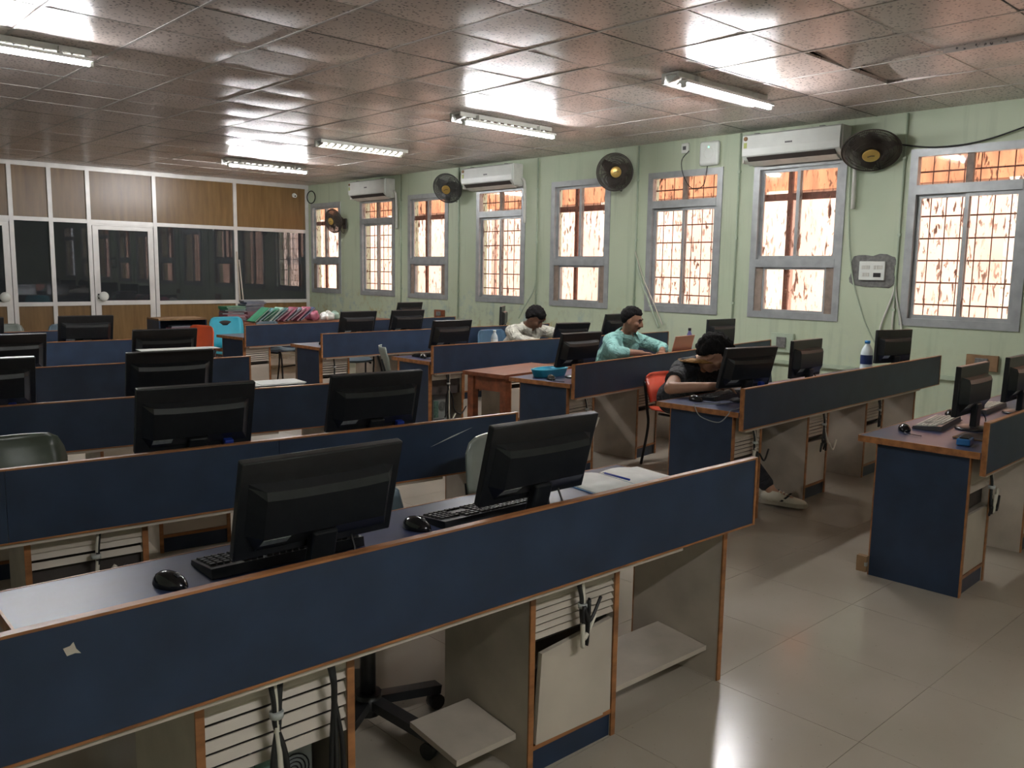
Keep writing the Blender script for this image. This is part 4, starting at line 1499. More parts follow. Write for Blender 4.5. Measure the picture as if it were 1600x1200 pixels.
p = R2.at(2.34, 0.24)
bottle('large clear water bottle with dark blue band on the desk of the person in black', p.x, p.y, 0.046, 0.29, 'bottle_clear', 'bottle_blue', 'cap_blue')
p = R4.at(0.98, 0.28)
bottle('small clear water bottle left of the white-shirted man', p.x, p.y, 0.033, 0.22, 'bottle_clear', 'paper', 'white_plastic')
p = R3.at(2.10, 0.20)
bottle('purple water bottle beside the rose-coloured laptop', p.x, p.y, 0.032, 0.30, 'bottle_purple', 'bottle_clear', 'black_plastic')
# laptop lid
p = R3.at(1.65, 0.07)
t = thing('laptop', 'rose-coloured laptop standing open beside the aqua-shirted man', 'laptop', (p.x, p.y, ZI), R3.a)
MB().rbox(-0.16, 0.16, 0.0, 0.22, 0, 0.016, 0.004).build('base', 'grey_plastic', t)
b = MB(); b.rbox(-0.17, 0.17, -0.008, 0.0, 0, 0.26, 0.003)
for v in b.bm.verts:
    v.co = Matrix.Rotation(R(14), 3, 'X') @ v.co + Vector((0, -0.002, 0.012))
lid = b.build('lid', 'laptop_rose', t)
b = MB(); b.cyl((0, -0.037, 0.125), (0, -0.0395, 0.1255), 0.011, n=14); b.build('lid_mark', 'red_wood', lid)

# blue tray and papers under the monitor of the aqua-shirted man's desk
p = R3.at(0.26, 0.40)
t = thing('plastic_tray', 'bright blue plastic tray behind the monitor, on the corner desk end', 'tray', (p.x, p.y, ZI), R3.a)
b = MB()
n = 20
o1 = [(0.17 * math.copysign(abs(math.cos(2 * PI * k / n)) ** 0.6, math.cos(2 * PI * k / n)), 0.085 * math.copysign(abs(math.sin(2 * PI * k / n)) ** 0.6, math.sin(2 * PI * k / n))) for k in range(n)]
rings = [[b.bm.verts.new((q[0] * s, q[1] * s, z)) for q in o1] for s, z in ((0.86, 0.0), (1.0, 0.055), (1.04, 0.058), (0.98, 0.052), (0.84, 0.008))]
b.loft(rings); b.build('shell', 'chair_cyan', t)
b = MB(); b.torus((0, 0, 0.056), (0, 0, 1), 1.0, 0.045, 24, 6)
for v in b.bm.verts:
    v.co = Vector((v.co.x * 0.172, v.co.y * 0.088, 0.057 + (v.co.z - 0.056) * 0.1))
b.build('rim', 'chair_cyan', t)

# little things at the right desk
t = thing('mouse_pad', 'flat dark pad under the monitor on the desk at the right edge', 'mouse pad', (4.56, 1.50, ZI), R(4)); MB().rbox(-0.10, 0.10, -0.07, 0.07, 0, 0.006, 0.002).build('pad', 'cardboard', t)
MB().box(-0.092, 0.092, -0.062, 0.062, 0.006, 0.0068).build('pad_cloth', 'cabinet_dark', t)
t = thing('card_reader', 'small bright blue box on the desk at the right edge', 'box', (4.33, 1.46, ZI), R(10)); MB().rbox(-0.05, 0.05, -0.03, 0.03, 0, 0.03, 0.004).build('case', 'blue_case', t)
MB().rbox(-0.036, 0.052, -0.02, 0.02, 0.03, 0.036, 0.002).build('lid', 'black_plastic', t)


def tower(label, row, s, y=0.13):
    p = row.at(s, y, 0.0965)
    t = thing('computer_tower', label, 'computer', p, row.a, 'computer towers in the pedestals')
    MB().rbox(-0.085, 0.085, 0, 0.30, 0, 0.33, 0.004).build('case', 'black_plastic', t)
    MB().box(-0.08, 0.08, -0.004, 0.001, 0.004, 0.326).build('rear_plate', 'tower_metal', t)
    MB().box(-0.07, -0.02, -0.009, -0.003, 0.09, 0.24).build('port_block', 'board_green', t)
    b = MB()
    for rr2 in (0.012, 0.022, 0.032, 0.042):
        b.torus((0.03, -0.006, 0.185), (0, 1, 0), rr2, 0.0018, 20, 4)
    b.build('fan_grille', 'dark_metal', t)
    b = MB()
    for k in range(5):
        b.box(-0.07, 0.05, -0.008, -0.003, 0.015 + k * 0.013, 0.023 + k * 0.013)
    b.build('slot_cover', 'grey_plastic', t)
    MB().box(-0.075, 0.075, -0.010, -0.003, 0.25, 0.31).build('power_supply', 'grey_plastic', t)
    return t


tower('computer tower in the open pedestal of the second left desk row', L2, -1.75)
tower('computer tower in the open pedestal left end of the white-shirted man\'s desk', R4, 0.19)
tower('computer tower in the open pedestal of the front desk', L1, -1.78, 0.125)
for k, (s, w, h) in enumerate(((-1.93, 0.05, 0.10),)):
    p = L1.at(s + 0.02, 0.12, 0.0965)
    t = thing('adapter_box', 'dusty cream box at the bottom of the front desk\'s open pedestal', 'box', p, L1.a); MB().rbox(-w * 0.6, w * 0.6, -0.04, 0.0, 0, 0.12, 0.006).build('case', 'cream', t)
    MB().box(-w * 0.5, w * 0.5, -0.042, -0.0398, 0.02, 0.08).build('face', 'off_white', t)

cab_r = random.Random(8)


def cables(label, row, s, n, low, spread=0.05, white=True, t0=0.030, tie=True):
    t = thing('cable_bundle', label, 'cables', row.at(s, t0, 0.0), row.a, 'cables hanging under the desk screens')
    for k in range(n):
        a = cab_r.uniform(-0.02, 0.02)
        e = cab_r.uniform(-spread, spread)
        zl = low + cab_r.uniform(0, 0.08)
        pts = [(a, 0.0, 0.597), (a * 0.4, -0.012, 0.53), (a * 0.3, -0.012, 0.48), (e * 0.7, -0.018 - 0.004 * k, 0.38), (e, -0.022 - 0.004 * k, zl + 0.05)]
        if k % 2:
            pts += [(e * 1.8 + 0.03, -0.03, zl), (e * 2 + 0.09, -0.02, zl + 0.06)]
        else:
            pts += [(e, -0.02, zl)]
        b = MB(); b.tube(curve_pts(pts, 6), 0.0058 if k % 3 else 0.0072, 6)
        b.build('cable', 'cable_white' if (white and k % 4 == 3) else 'cable_black', t)
    if tie:
        b = MB(); b.cyl((0.0, -0.012, 0.495), (0.0, -0.012, 0.51), 0.016, n=10); b.build('tie', 'sticker', t)
    return t


cables('black cables hanging in front of the front desk\'s open pedestal, left strand', L1, -1.84, 5, 0.10, 0.03)
cables('black cables hanging in front of the front desk\'s open pedestal, right strand', L1, -1.69, 3, 0.16, 0.02, tie=False)
cables('taped pair of cables in front of the leaning pedestal door', L1, -0.845, 4, 0.40, 0.03)
cables('dark cables below the second left row\'s screen, before the tower', L2, -1.80, 4, 0.34, 0.02)
cables('cables looped below the screen by the person in black, left strand', R2, 0.22, 4, 0.34, 0.05)
cables('cables looped below the screen by the person in black, middle strand', R2, 1.16, 5, 0.30, 0.06)
cables('cables looped below the screen by the person in black, right strand', R2, 2.1, 3, 0.34, 0.04)
cables('cables hanging at the end of the desk at the right edge', R1, 0.25, 4, 0.36, 0.04)
cables('cables hanging below the screen of the aqua-shirted man\'s desk', R3, 0.22, 4, 0.36, 0.03)
cables('tangled cables before the tower of the white-shirted man\'s desk', R4, 0.20, 6, 0.16, 0.06)
cables('single dark cable below the screen of the two-monitor desk', R5, 0.16, 1, 0.40, 0.01, False)
t = thing('loose_cable', 'grey cable loop sagging over the desk edge by the person in black', 'cable', (0, 0, 0))
b = MB(); b.tube(curve_pts([R2.at(0.20, 0.20, ZI + 0.006), R2.at(0.10, 0.26, ZI + 0.007), R2.at(0.0, 0.30, ZI + 0.008), R2.at(-0.036, 0.285, ZI + 0.004), R2.at(-0.04, 0.24, 0.66), R2.at(-0.04, 0.12, 0.64), R2.at(-0.04, 0.06, 0.69), R2.at(-0.036, 0.045, ZI + 0.006), R2.at(0.03, 0.04, ZI + 0.01), R2.at(0.2, 0.09, ZI + 0.006)], 8), 0.003, 6); b.build('lead', 'tower_metal', t)
t = thing('data_cable', 'pale cable curling out of the front desk\'s open pedestal', 'cable', (0, 0, 0))
b = MB(); b.tube(curve_pts([L1.at(-1.92, 0.035, 0.015), L1.at(-1.86, 0.030, 0.16), L1.at(-1.78, 0.025, 0.24), L1.at(-1.66, 0.025, 0.20), L1.at(-1.61, 0.02, 0.10), L1.at(-1.61, 0.02, 0.012)], 8), 0.006, 6); b.build('lead', 'cable_white', t)
t = thing('door_catch', 'small brown wooden block fixed low on the blue end board at the right', 'block', (4.178, 1.79, 0.0), R(2))
MB().box(-0.035, -0.001, 0.02, 0.07, 0.02, 0.10).build('block', 'cardboard', t); MB().box(-0.036, -0.02, 0.019, 0.03, 0.05, 0.07).build('metal_tongue', 'tower_metal', t)
t = thing('floor_socket', 'small round metal cap in the aisle floor', 'floor cap', (5.75, 2.42, 0.0005))
b = MB(); b.lathe([(0, 0), (0.035, 0), (0.032, 0.008), (0, 0.010)], 16); b.build('cap', 'tower_metal', t)
b = MB(); b.lathe([(0, 0.010), (0.01, 0.010), (0.01, 0.013), (0, 0.013)], 10); b.build('screw', 'dark_metal', t)

# reddish wooden table beside the aqua-shirted man's desk
t = thing('wooden_table', 'reddish brown wooden table end behind the blue tray', 'table', (4.52, 4.83, 0), R(7.6))
MB().box(-0.14, 0.75, -0.02, 0.42, 0.675, 0.705).build('table_top', 'red_wood', t)
for xx, yy in ((-0.10, 0.0), (-0.10, 0.34), (0.65, 0.0), (0.65, 0.34)):
    MB().box(xx, xx + 0.06, yy, yy + 0.06, 0, 0.675).build('leg', 'red_wood', t)
MB().box(-0.085, -0.065, 0.06, 0.34, 0.56, 0.675).build('apron', 'red_wood', t)
MB().box(-0.04, 0.65, 0.36, 0.38, 0.58, 0.675).build('apron', 'red_wood', t)

# ------------------------------------------------------------------ far end: cabinet, tables and piles of notebooks
t = thing('low_cabinet', 'low open cabinet with a plywood top by the far timber partition', 'cabinet', (4.86, 12.36, 0), R(-2))
for nm, bb, m_ in (('top', (-0.34, 0.34, -0.25, 0.25, 0.73, 0.755), 'cardboard'), ('side', (-0.34, -0.32, -0.25, 0.25, 0, 0.73), 'navy'), ('side', (0.32, 0.34, -0.25, 0.25, 0, 0.73), 'navy'),
                   ('back', (-0.32, 0.32, 0.23, 0.25, 0, 0.73), 'navy'), ('shelf', (-0.32, 0.32, -0.24, 0.23, 0.56, 0.575), 'cream_side'), ('front', (-0.32, 0.32, -0.25, -0.235, 0, 0.56), 'navy')):
    MB().box(*bb).build(nm, m_, t)
t = thing('storage_table', 'long brown table holding the notebook piles before the far window', 'table', (6.45, 11.55, 0), R(2))
MB().box(-1.3, 1.35, -0.4, 0.4, 0.69, 0.72).build('table_top', 'red_wood', t)
MB().box(-1.28, 0.3, -0.4, -0.385, 0.3, 0.69).build('modesty_panel', 'navy', t)
for xx in (-1.25, 1.25):
    for yy in (-0.36, 0.33):
        MB().box(xx, xx + 0.05, yy, yy + 0.05, 0, 0.69).build('leg', 'red_wood', t)

for nm, c in (('nb_green', (0.05, 0.26, 0.14)), ('nb_pink', (0.40, 0.11, 0.17)), ('nb_grey', (0.16, 0.19, 0.23)), ('nb_teal', (0.10, 0.24, 0.25)), ('nb_blue', (0.07, 0.10, 0.18)), ('nb_rose', (0.36, 0.16, 0.20)), ('nb_mint', (0.36, 0.52, 0.44)), ('nb_pages', (0.42, 0.38, 0.38))):
    mat(nm, c, 0.5, var=0.15)
nr = random.Random(21)
NB = {}


def notebook(col, loc, rot, label, group):
    if col not in NB:
        b1 = MB(); b1.box(-0.15, 0.15, -0.11, 0.11, 0, 0.006); b1.box(-0.15, 0.15, -0.11, 0.11, 0.016, 0.022); b1.box(-0.151, -0.149, -0.11, 0.11, 0.0, 0.022)
        b2 = MB(); b2.box(-0.148, 0.146, -0.106, 0.106, 0.006, 0.016)
        NB[col] = (b1.mesh('cover', col), b2.mesh('pages', 'nb_pages'))
    t = thing('notebook', label, 'notebook', loc, 0, group)
    t.rotation_euler = rot
    link('cover', NB[col][0], t)
    link('pages', NB[col][1], t)


def pile(x, y, z, cols, side):
    n = len(cols)
    for k, c in enumerate(cols):
        nth = ['topmost', 'second', 'third', 'fourth', 'fifth', 'sixth', 'seventh', 'eighth', 'ninth', 'tenth', 'eleventh', 'twelfth', 'thirteenth'][n - 1 - k]
        lab = nth + (' notebook, ' if k == n - 1 else ' notebook from the top, ') + c[3:] + ', in the ' + side
        notebook(c, (x + nr.uniform(-0.02, 0.02), y + nr.uniform(-0.02, 0.02), z + 0.0225 * k + 0.001), (0, 0, R(nr.uniform(-12, 12))), lab, side)


pile(5.33, 11.56, 0.72, ['nb_pink', 'nb_grey', 'nb_pink', 'nb_rose', 'nb_pink', 'nb_grey', 'nb_rose', 'nb_teal', 'nb_green', 'nb_green'], 'shorter green-topped pile on the far table')
pile(5.72, 11.74, 0.72, ['nb_pink', 'nb_blue', 'nb_rose', 'nb_pink', 'nb_rose', 'nb_pink', 'nb_grey', 'nb_blue', 'nb_grey', 'nb_blue', 'nb_grey', 'nb_blue', 'nb_grey'], 'taller grey-topped pile on the far table')
for k, c in enumerate(['nb_green', 'nb_teal', 'nb_green', 'nb_mint', 'nb_teal', 'nb_rose', 'nb_pink', 'nb_grey', 'nb_rose', 'nb_pink', 'nb_blue']):
    pos = ['leftmost', 'second', 'third', 'fourth', 'fifth', 'sixth', 'seventh', 'eighth', 'ninth', 'tenth', 'rightmost'][k] + (' from left, ' if 0 < k < 10 else ', ')
    notebook(c, (5.60 + k * 0.072, 11.28 + 0.01 * (k % 3), 0.822), (0, R(-38 + 3 * (k % 3)), R(4)), pos + c[3:] + ' notebook in the fanned row on the far table', 'fanned row of notebooks')
for k, c in enumerate(['nb_pink', 'nb_rose', 'nb_grey']):
    notebook(c, (4.84 + 0.02 * k, 12.28, 0.577 + k * 0.0235), (0, 0, R(5 - 6 * k)), c[3:] + ' notebook on the shelf of the low plywood-topped cabinet', 'notebooks in the low cabinet')


def crumple(label, x, y, z, r, col, seed, cat='bag'):
    b = MB()
    tmp = bmesh.new()
    bmesh.ops.create_icosphere(tmp, subdivisions=3, radius=r)
    q = random.Random(seed)
    f = [(Vector((q.uniform(-1, 1), q.uniform(-1, 1), q.uniform(-1, 1))).normalized(), q.uniform(0.1, 0.3), q.uniform(4, 9)) for _ in range(6)]
    for v in tmp.verts:
        d = v.co.normalized()
        s = 1 + sum(a * math.sin(fr * d.dot(ax)) for ax, a, fr in f) * 0.35
        v.co = Vector((v.co.x * s, v.co.y * s, max(-r * 0.55, v.co.z * s * 0.75)))
    b.merge(tmp, Matrix.Translation((0, 0, r * 0.55)), True)
    t = thing('cloth_bag', label, cat, (x, y, z), 0)
    b.build('folds', col, t)
    b = MB(); b.tube(curve_pts([(-r * 0.5, 0, r * 0.9), (-r * 0.2, 0, r * 1.35), (r * 0.3, 0, r * 1.3), (r * 0.5, 0, r * 0.9)], 6), 0.008, 6); b.build('handle', col, t)


crumple('crumpled pink cloth bag at the end of the notebook row', 6.55, 11.45, 0.722, 0.11, 'nb_pink', 3)
crumple('crumpled white plastic bag beside the pink bag', 6.75, 11.36, 0.722, 0.10, 'paper', 5)
crumple('pale mint cloth bundle at the right end of the far table', 6.95, 11.5, 0.722, 0.09, 'nb_mint', 7)
t = thing('wooden_chair', 'brown wooden chair with slatted back beyond the farthest desk', 'chair', (5.05, 10.75, 0), R(10))
MB().box(-0.2, 0.2, -0.2, 0.2, 0.42, 0.45).build('seat', 'red_wood', t)
for xx in (-0.2, 0.165):
    MB().box(xx, xx + 0.035, -0.2, -0.165, 0, 0.42).build('leg', 'red_wood', t)
    MB().box(xx, xx + 0.035, 0.165, 0.2, 0, 0.78).build('leg', 'red_wood', t)
for z in (0.25, 0.52, 0.62, 0.72):
    MB().box(-0.165, 0.165, 0.172, 0.192, z, z + 0.05).build('slat', 'red_wood', t)

# old paint chip and scratch marks on the front screens
t = thing('tape_scrap', 'torn scrap of tape stuck on the front desk\'s blue screen', 'tape', L1.at(-2.26, -0.0205, 0.795), L1.a)
b = MB(); b.prism([(-0.014, 0.004), (-0.008, -0.012), (0.006, -0.010), (0.016, -0.013), (0.008, -0.002), (0.004, 0.012), (-0.002, 0.006)], -0.0006, 0.0, 'y'); b.build('scrap', 'cream', t)
t = thing('scratch_mark', 'long white scratch on the second left row\'s blue screen', 'scratch', L2.at(-0.36, -0.0202, 0.775), L2.a)
b = MB(); b.prism([(-0.11, -0.035), (0.0, -0.004), (0.11, 0.03), (0.0, 0.002)], -0.0005, 0.0, 'y'); b.build('scrape', 'sticker', t)

# ------------------------------------------------------------------ people


def cloth_mat(name, col, stripe=None, fold=1.0):
    mt, nt, b = nodes_of(name)
    v = world_coords(nt)
    nz = N(nt, 'ShaderNodeTexNoise', i_Scale=9.0, i_Detail=3.0, i_Distortion=1.2)
    nt.links.new(v, nz.inputs['Vector'])
    c = ramp(nt, nz.outputs['Fac'], [(0.3, tuple(q * 0.82 for q in col)), (0.7, tuple(min(1, q * 1.1) for q in col))])
    if stripe:
        wv = N(nt, 'ShaderNodeTexWave', i_Scale=38.0, i_Distortion=0.6)
        wv.bands_direction = 'DIAGONAL'
        nt.links.new(v, wv.inputs['Vector'])
        c = mixc(nt, ramp(nt, wv.outputs['Fac'], [(0.80, (0, 0, 0)), (0.95, (0.6, 0.6, 0.6))]), c, stripe)
    nt.links.new(c, b.inputs['Base Color'])
    b.inputs['Roughness'].default_value = 0.8
    bp = N(nt, 'ShaderNodeBump', i_Strength=fold, i_Distance=0.06)
    nt.links.new(nz.outputs['Fac'], bp.inputs['Height'])
    nt.links.new(bp.outputs['Normal'], b.inputs['Normal'])
    MATS[name] = mt


cloth_mat('shirt_aqua', (0.24, 0.50, 0.46), (0.38, 0.62, 0.58))
cloth_mat('shirt_white', (0.56, 0.55, 0.47), (0.36, 0.35, 0.28))
cloth_mat('shirt_black', (0.016, 0.018, 0.022))
cloth_mat('mustard', (0.30, 0.15, 0.035))
cloth_mat('trouser_dark', (0.018, 0.019, 0.024))
cloth_mat('trouser_brown', (0.07, 0.06, 0.05))
mat('skin_a', (0.25, 0.125, 0.075), 0.5, var=0.12, scale=14)
mat('skin_b', (0.185, 0.088, 0.052), 0.5, var=0.12, scale=14)
mat('skin_c', (0.40, 0.22, 0.14), 0.5, var=0.1, scale=14)
mat('hair_black', (0.010, 0.009, 0.009), 0.85, var=0.4, scale=90, bump=0.9, stretch=(1, 1, 0.3), spec=0.15)
mat('eye_white', (0.30, 0.26, 0.23), 0.5)
mat('iris_dark', (0.012, 0.008, 0.006), 0.2)
mat('lip', (0.14, 0.045, 0.035), 0.5)
mat('shoe_white', (0.62, 0.58, 0.47), 0.55, var=0.12, scale=12)
mat('shoe_sole', (0.36, 0.32, 0.25), 0.7)
mat('shoe_dark', (0.03, 0.025, 0.02), 0.5)


def remesh(mb, name, mats, parent, voxel, smooth=2):
    tmp = mb.build('tmp_shape', mats)
    md = tmp.modifiers.new('r', 'REMESH')
    md.mode = 'VOXEL'
    md.voxel_size = voxel
    md.use_smooth_shade = True
    sm = tmp.modifiers.new('s', 'SMOOTH')
    sm.iterations = smooth
    sm.factor = 0.5
    dg = bpy.context.evaluated_depsgraph_get()
    me = bpy.data.meshes.new_from_object(tmp.evaluated_get(dg))
    me.name = name
    old = tmp.data
    bpy.data.objects.remove(tmp)
    bpy.data.meshes.remove(old)
    me.materials.clear()
    me.materials.append(MATS[mats])
    for p in me.polygons:
        p.use_smooth = True
    return link(name, me, parent)


def basis(fwd, up):
    f = Vector(fwd).normalized()
    s = f.cross(Vector(up)).normalized()     # right-hand side of the person
    u = s.cross(f)
    return Matrix((s, f, u)).transposed()


def hand(mb, W, d, nrm, side, curl=0.5, sc=1.0):
    """palm from the wrist W along d, palm facing nrm; side=+1 puts the thumb along d x nrm"""
    W, d = Vector(W), Vector(d).normalized()
    nrm = (Vector(nrm) - d * Vector(nrm).dot(d)).normalized()
    x = d.cross(nrm).normalized() * side
    for k in (-1, 0, 1):
        mb.capsule(W + x * 0.012 * k * sc, W + d * 0.075 * sc + x * 0.024 * k * sc, 0.015 * sc, 0.0125 * sc, 8)
    for k, ln in enumerate((0.070, 0.080, 0.074, 0.058)):
        o = (1.5 - k) * 0.0185 * sc
        a = W + d * 0.078 * sc + x * o
        c1 = (d * math.cos(curl * 0.7) + nrm * math.sin(curl * 0.7))
        c2 = (d * math.cos(curl * 1.7) + nrm * math.sin(curl * 1.7))
        m_ = a + c1 * ln * 0.5 * sc
        mb.capsule(a, m_, 0.0090 * sc, 0.0082 * sc, 8)
        mb.capsule(m_, m_ + c2 * ln * 0.5 * sc, 0.0082 * sc, 0.0068 * sc, 8)
    a = W + d * 0.02 * sc + x * 0.022 * sc
    m_ = a + (d * 0.7 + x * 0.6 + nrm * 0.3).normalized() * 0.04 * sc
    mb.capsule(a, m_, 0.0115 * sc, 0.010 * sc, 8)
    mb.capsule(m_, m_ + (d * 0.9 + nrm * 0.4).normalized() * 0.032 * sc, 0.010 * sc, 0.008 * sc, 8)


def person(label, J, skin, shirt, trouser, sleeve, hair=0.02, moustache=False, shoes='shoe_dark', collar=None, fringe=0.0):
    """J: world positions of the joints"""
    V = {k: Vector(v) for k, v in J.items()}
    root = thing('person', label, 'person', (V['pelvis'].x, V['pelvis'].y, 0.0), 0)
    org = Vector((V['pelvis'].x, V['pelvis'].y, 0.0))
    for k in V:
        if k not in ('look', 'headup', 'hd_r', 'hd_l', 'hn_r', 'hn_l'):
            V[k] = V[k] - org
    P, C, NK, H = V['pelvis'], V['chest'], V['neck'], V['head']
    sax = (V['sh_l'] - V['sh_r']).normalized()
    B = basis(V['look'], V['headup'])

    def hp(x, y, z):
        return H + B @ Vector((x, y, z))
    b = MB()
    # trunk
    mid = P.lerp(C, 0.5) + Vector((0, 0, 0.015))

    def trunk(mb, g):
        for s in (-1, 1):
            mb.capsule(P + sax * 0.065 * s, mid + sax * 0.055 * s, 0.105 + g, 0.098 + g)
            mb.capsule(mid + sax * 0.055 * s, C + sax * 0.075 * s, 0.098 + g, 0.105 + g)
        mb.capsule(V['sh_r'].lerp(C, 0.12), V['sh_l'].lerp(C, 0.12), 0.062 + g, 0.062 + g)
        ne = 1.0 if g == 0 else 0.62
        for q in (V['sh_r'], V['sh_l']):
            mb.capsule(q.lerp(NK, 0.25), q.lerp(NK, ne), 0.055 + g, 0.050 + g * 0.5)
        mb.capsule(C, C.lerp(NK, 1.0 if g == 0 else 0.45), 0.085 + g, 0.055 + g * 1.5)
    trunk(b, 0.0)
    b.capsule(NK, hp(0, -0.02, -0.05), 0.052, 0.05)
    # head: skull, face, jaw, nose, brow, ears
    MB3 = B.to_4x4()
    b.ball(hp(0, -0.012, 0.025), 1, (0.076, 0.094, 0.088), 18, MB3)
    b.ball(hp(0, 0.018, -0.035), 1, (0.062, 0.070, 0.082), 16, MB3)
    b.ball(hp(0, 0.045, -0.088), 1, (0.036, 0.034, 0.026), 12, MB3)
    b.capsule(hp(0, 0.088, 0.012), hp(0, 0.106, -0.032), 0.010, 0.0135, 8)
    for s in (-1, 1):
        b.ball(hp(s * 0.012, 0.094, -0.036), 0.009, n=8)
        b.capsule(hp(s * 0.014, 0.083, 0.020), hp(s * 0.045, 0.068, 0.018), 0.010, 0.009, 8)
        b.ball(hp(s * 0.042, 0.062, -0.022), 0.024, n=10)
        b.ball(hp(s * 0.078, -0.008, -0.015), 1, (0.010, 0.020, 0.032), 10, MB3)
    b.capsule(hp(-0.020, 0.083, -0.062), hp(0.020, 0.083, -0.062), 0.009, 0.009, 8)
    # limbs
    for s in 'rl':
        b.capsule(V['sh_' + s], V['el_' + s], 0.050, 0.041)
        b.capsule(V['el_' + s], V['wr_' + s], 0.040, 0.027)
        hand(b, V['wr_' + s], V['hd_' + s], V['hn_' + s], 1 if s == 'r' else -1, 0.45)
        hip = P + sax * (0.085 if s == 'l' else -0.085) - Vector((0, 0, 0.01))
        b.capsule(hip, V['kn_' + s], 0.085, 0.058)
        b.capsule(V['kn_' + s], V['an_' + s], 0.056, 0.037)
        b.capsule(V['an_' + s] - Vector((0, 0, 0.02)), V['to_' + s], 0.034, 0.026)
    remesh(b, 'body', skin, root, 0.0075, 2)
    # shirt
    b = MB()
    trunk(b, 0.016)
    for s in 'rl':
        k, el = sleeve
        a = V['sh_' + s]
        if el:
            b.capsule(a, V['el_' + s], 0.068, 0.058)
            b.capsule(V['el_' + s], V['el_' + s].lerp(V['wr_' + s], k), 0.056, 0.047 - 0.012 * k)
            e = V['el_' + s].lerp(V['wr_' + s], k)
            d = (V['wr_' + s] - V['el_' + s]).normalized()
            b.cyl(e - d * 0.03, e + d * 0.012, 0.050 - 0.010 * k, 0.048 - 0.010 * k, 14)
        else:
            e = a.lerp(V['el_' + s], k)
            d = (V['el_' + s] - a).normalized()
            b.capsule(a, e - d * 0.04, 0.070, 0.062)
            b.cyl(e - d * 0.06, e, 0.063, 0.068, 14)
    sh = remesh(b, 'shirt', shirt, root, 0.009, 2)
    if collar:
        nd = (hp(0, -0.02, -0.05) - NK).normalized()
        fw = V['look'] - nd * V['look'].dot(nd)
        fw = (sax.cross(Vector((0, 0, 1))) * 0 + fw).normalized()
        sd = nd.cross(fw).normalized()
        b = MB()
        n = 22
        lo, hi, ou = [], [], []
        for k in range(n + 1):
            a = R(28) + (2 * PI - R(56)) * k / n
            rad = fw * math.cos(a) + sd * math.sin(a)
            lo.append(NK + rad * 0.074 - nd * 0.012)
            hi.append(NK + rad * 0.070 + nd * 0.036)
            ou.append(NK + rad * (0.108 + 0.02 * max(0, math.cos(a))) + nd * (-0.012 - 0.02 * max(0, math.cos(a))))
        for A_, B_ in ((lo, hi), (hi, ou)):
            va = [b.bm.verts.new(p) for p in A_]
            vb = [b.bm.verts.new(p) for p in B_]
            vc = [b.bm.verts.new(p + (p - NK).normalized() * 0.004) for p in B_]
            vd = [b.bm.verts.new(p + (p - NK).normalized() * 0.004) for p in A_]
            for k in range(n):
                b.bm.faces.new((va[k], va[k + 1], vb[k + 1], vb[k]))
                b.bm.faces.new((vd[k], vc[k], vc[k + 1], vd[k + 1]))
                b.bm.faces.new((vb[k], vb[k + 1], vc[k + 1], vc[k]))
        b.build('collar', collar, sh, smooth=True)
    # trousers and shoes
    b = MB()
    for s in (-1, 1):
        b.capsule(P + sax * 0.065 * s, P.lerp(C, 0.22) + sax * 0.06 * s, 0.124, 0.108)
    for s in 'rl':
        hip = P + sax * (0.085 if s == 'l' else -0.085) - Vector((0, 0, 0.01))
        b.capsule(hip, V['kn_' + s], 0.100, 0.074)
        e = V['kn_' + s].lerp(V['an_' + s], 0.93)
        b.capsule(V['kn_' + s], e, 0.072, 0.052)
    remesh(b, 'trousers', trouser, root, 0.011, 2)
    for s in 'rl':
        an, to = V['an_' + s], V['to_' + s]
        d = Vector((to.x - an.x, to.y - an.y, 0)).normalized()
        w = Vector((-d.y, d.x, 0))
        heel = Vector((an.x, an.y, 0)) - d * 0.055
        L = 0.29
        b = MB()
        rings = []
        zb = max(0.0, an.z - 0.095)
        for u, hw, h, z0 in ((0.0, 0.026, 0.075, 0.022), (0.06, 0.037, 0.088, 0.022), (0.25, 0.040, 0.098, 0.022), (0.42, 0.040, 0.086, 0.022), (0.62, 0.046, 0.062, 0.022), (0.82, 0.046, 0.050, 0.022), (0.95, 0.034, 0.042, 0.024), (1.0, 0.016, 0.034, 0.026)):
            c = heel + d * L * u
            rings.append([b.bm.verts.new(c + w * hw * x_ + Vector((0, 0, zb + z0 + (h - z0) * z_))) for x_, z_ in ((-1, 0), (-1, 0.5), (-0.7, 0.9), (0, 1), (0.7, 0.9), (1, 0.5), (1, 0), (0, 0))])
        b.loft(rings)
        so_ = b.build('shoe', shoes, root)
        b = MB()
        rings = []
        for u, hw in ((-0.02, 0.024), (0.03, 0.038), (0.3, 0.040), (0.6, 0.049), (0.84, 0.048), (0.97, 0.034), (1.03, 0.014)):
            c = heel + d * L * u
            rings.append([b.bm.verts.new(c + w * hw * x_ + Vector((0, 0, zb + 0.001 + z_))) for x_, z_ in ((-1, 0), (-1, 0.026), (1, 0.026), (1, 0))])
        b.loft(rings, smooth=False)
        b.build('sole', 'shoe_sole' if shoes == 'shoe_white' else 'shoe_dark', so_)
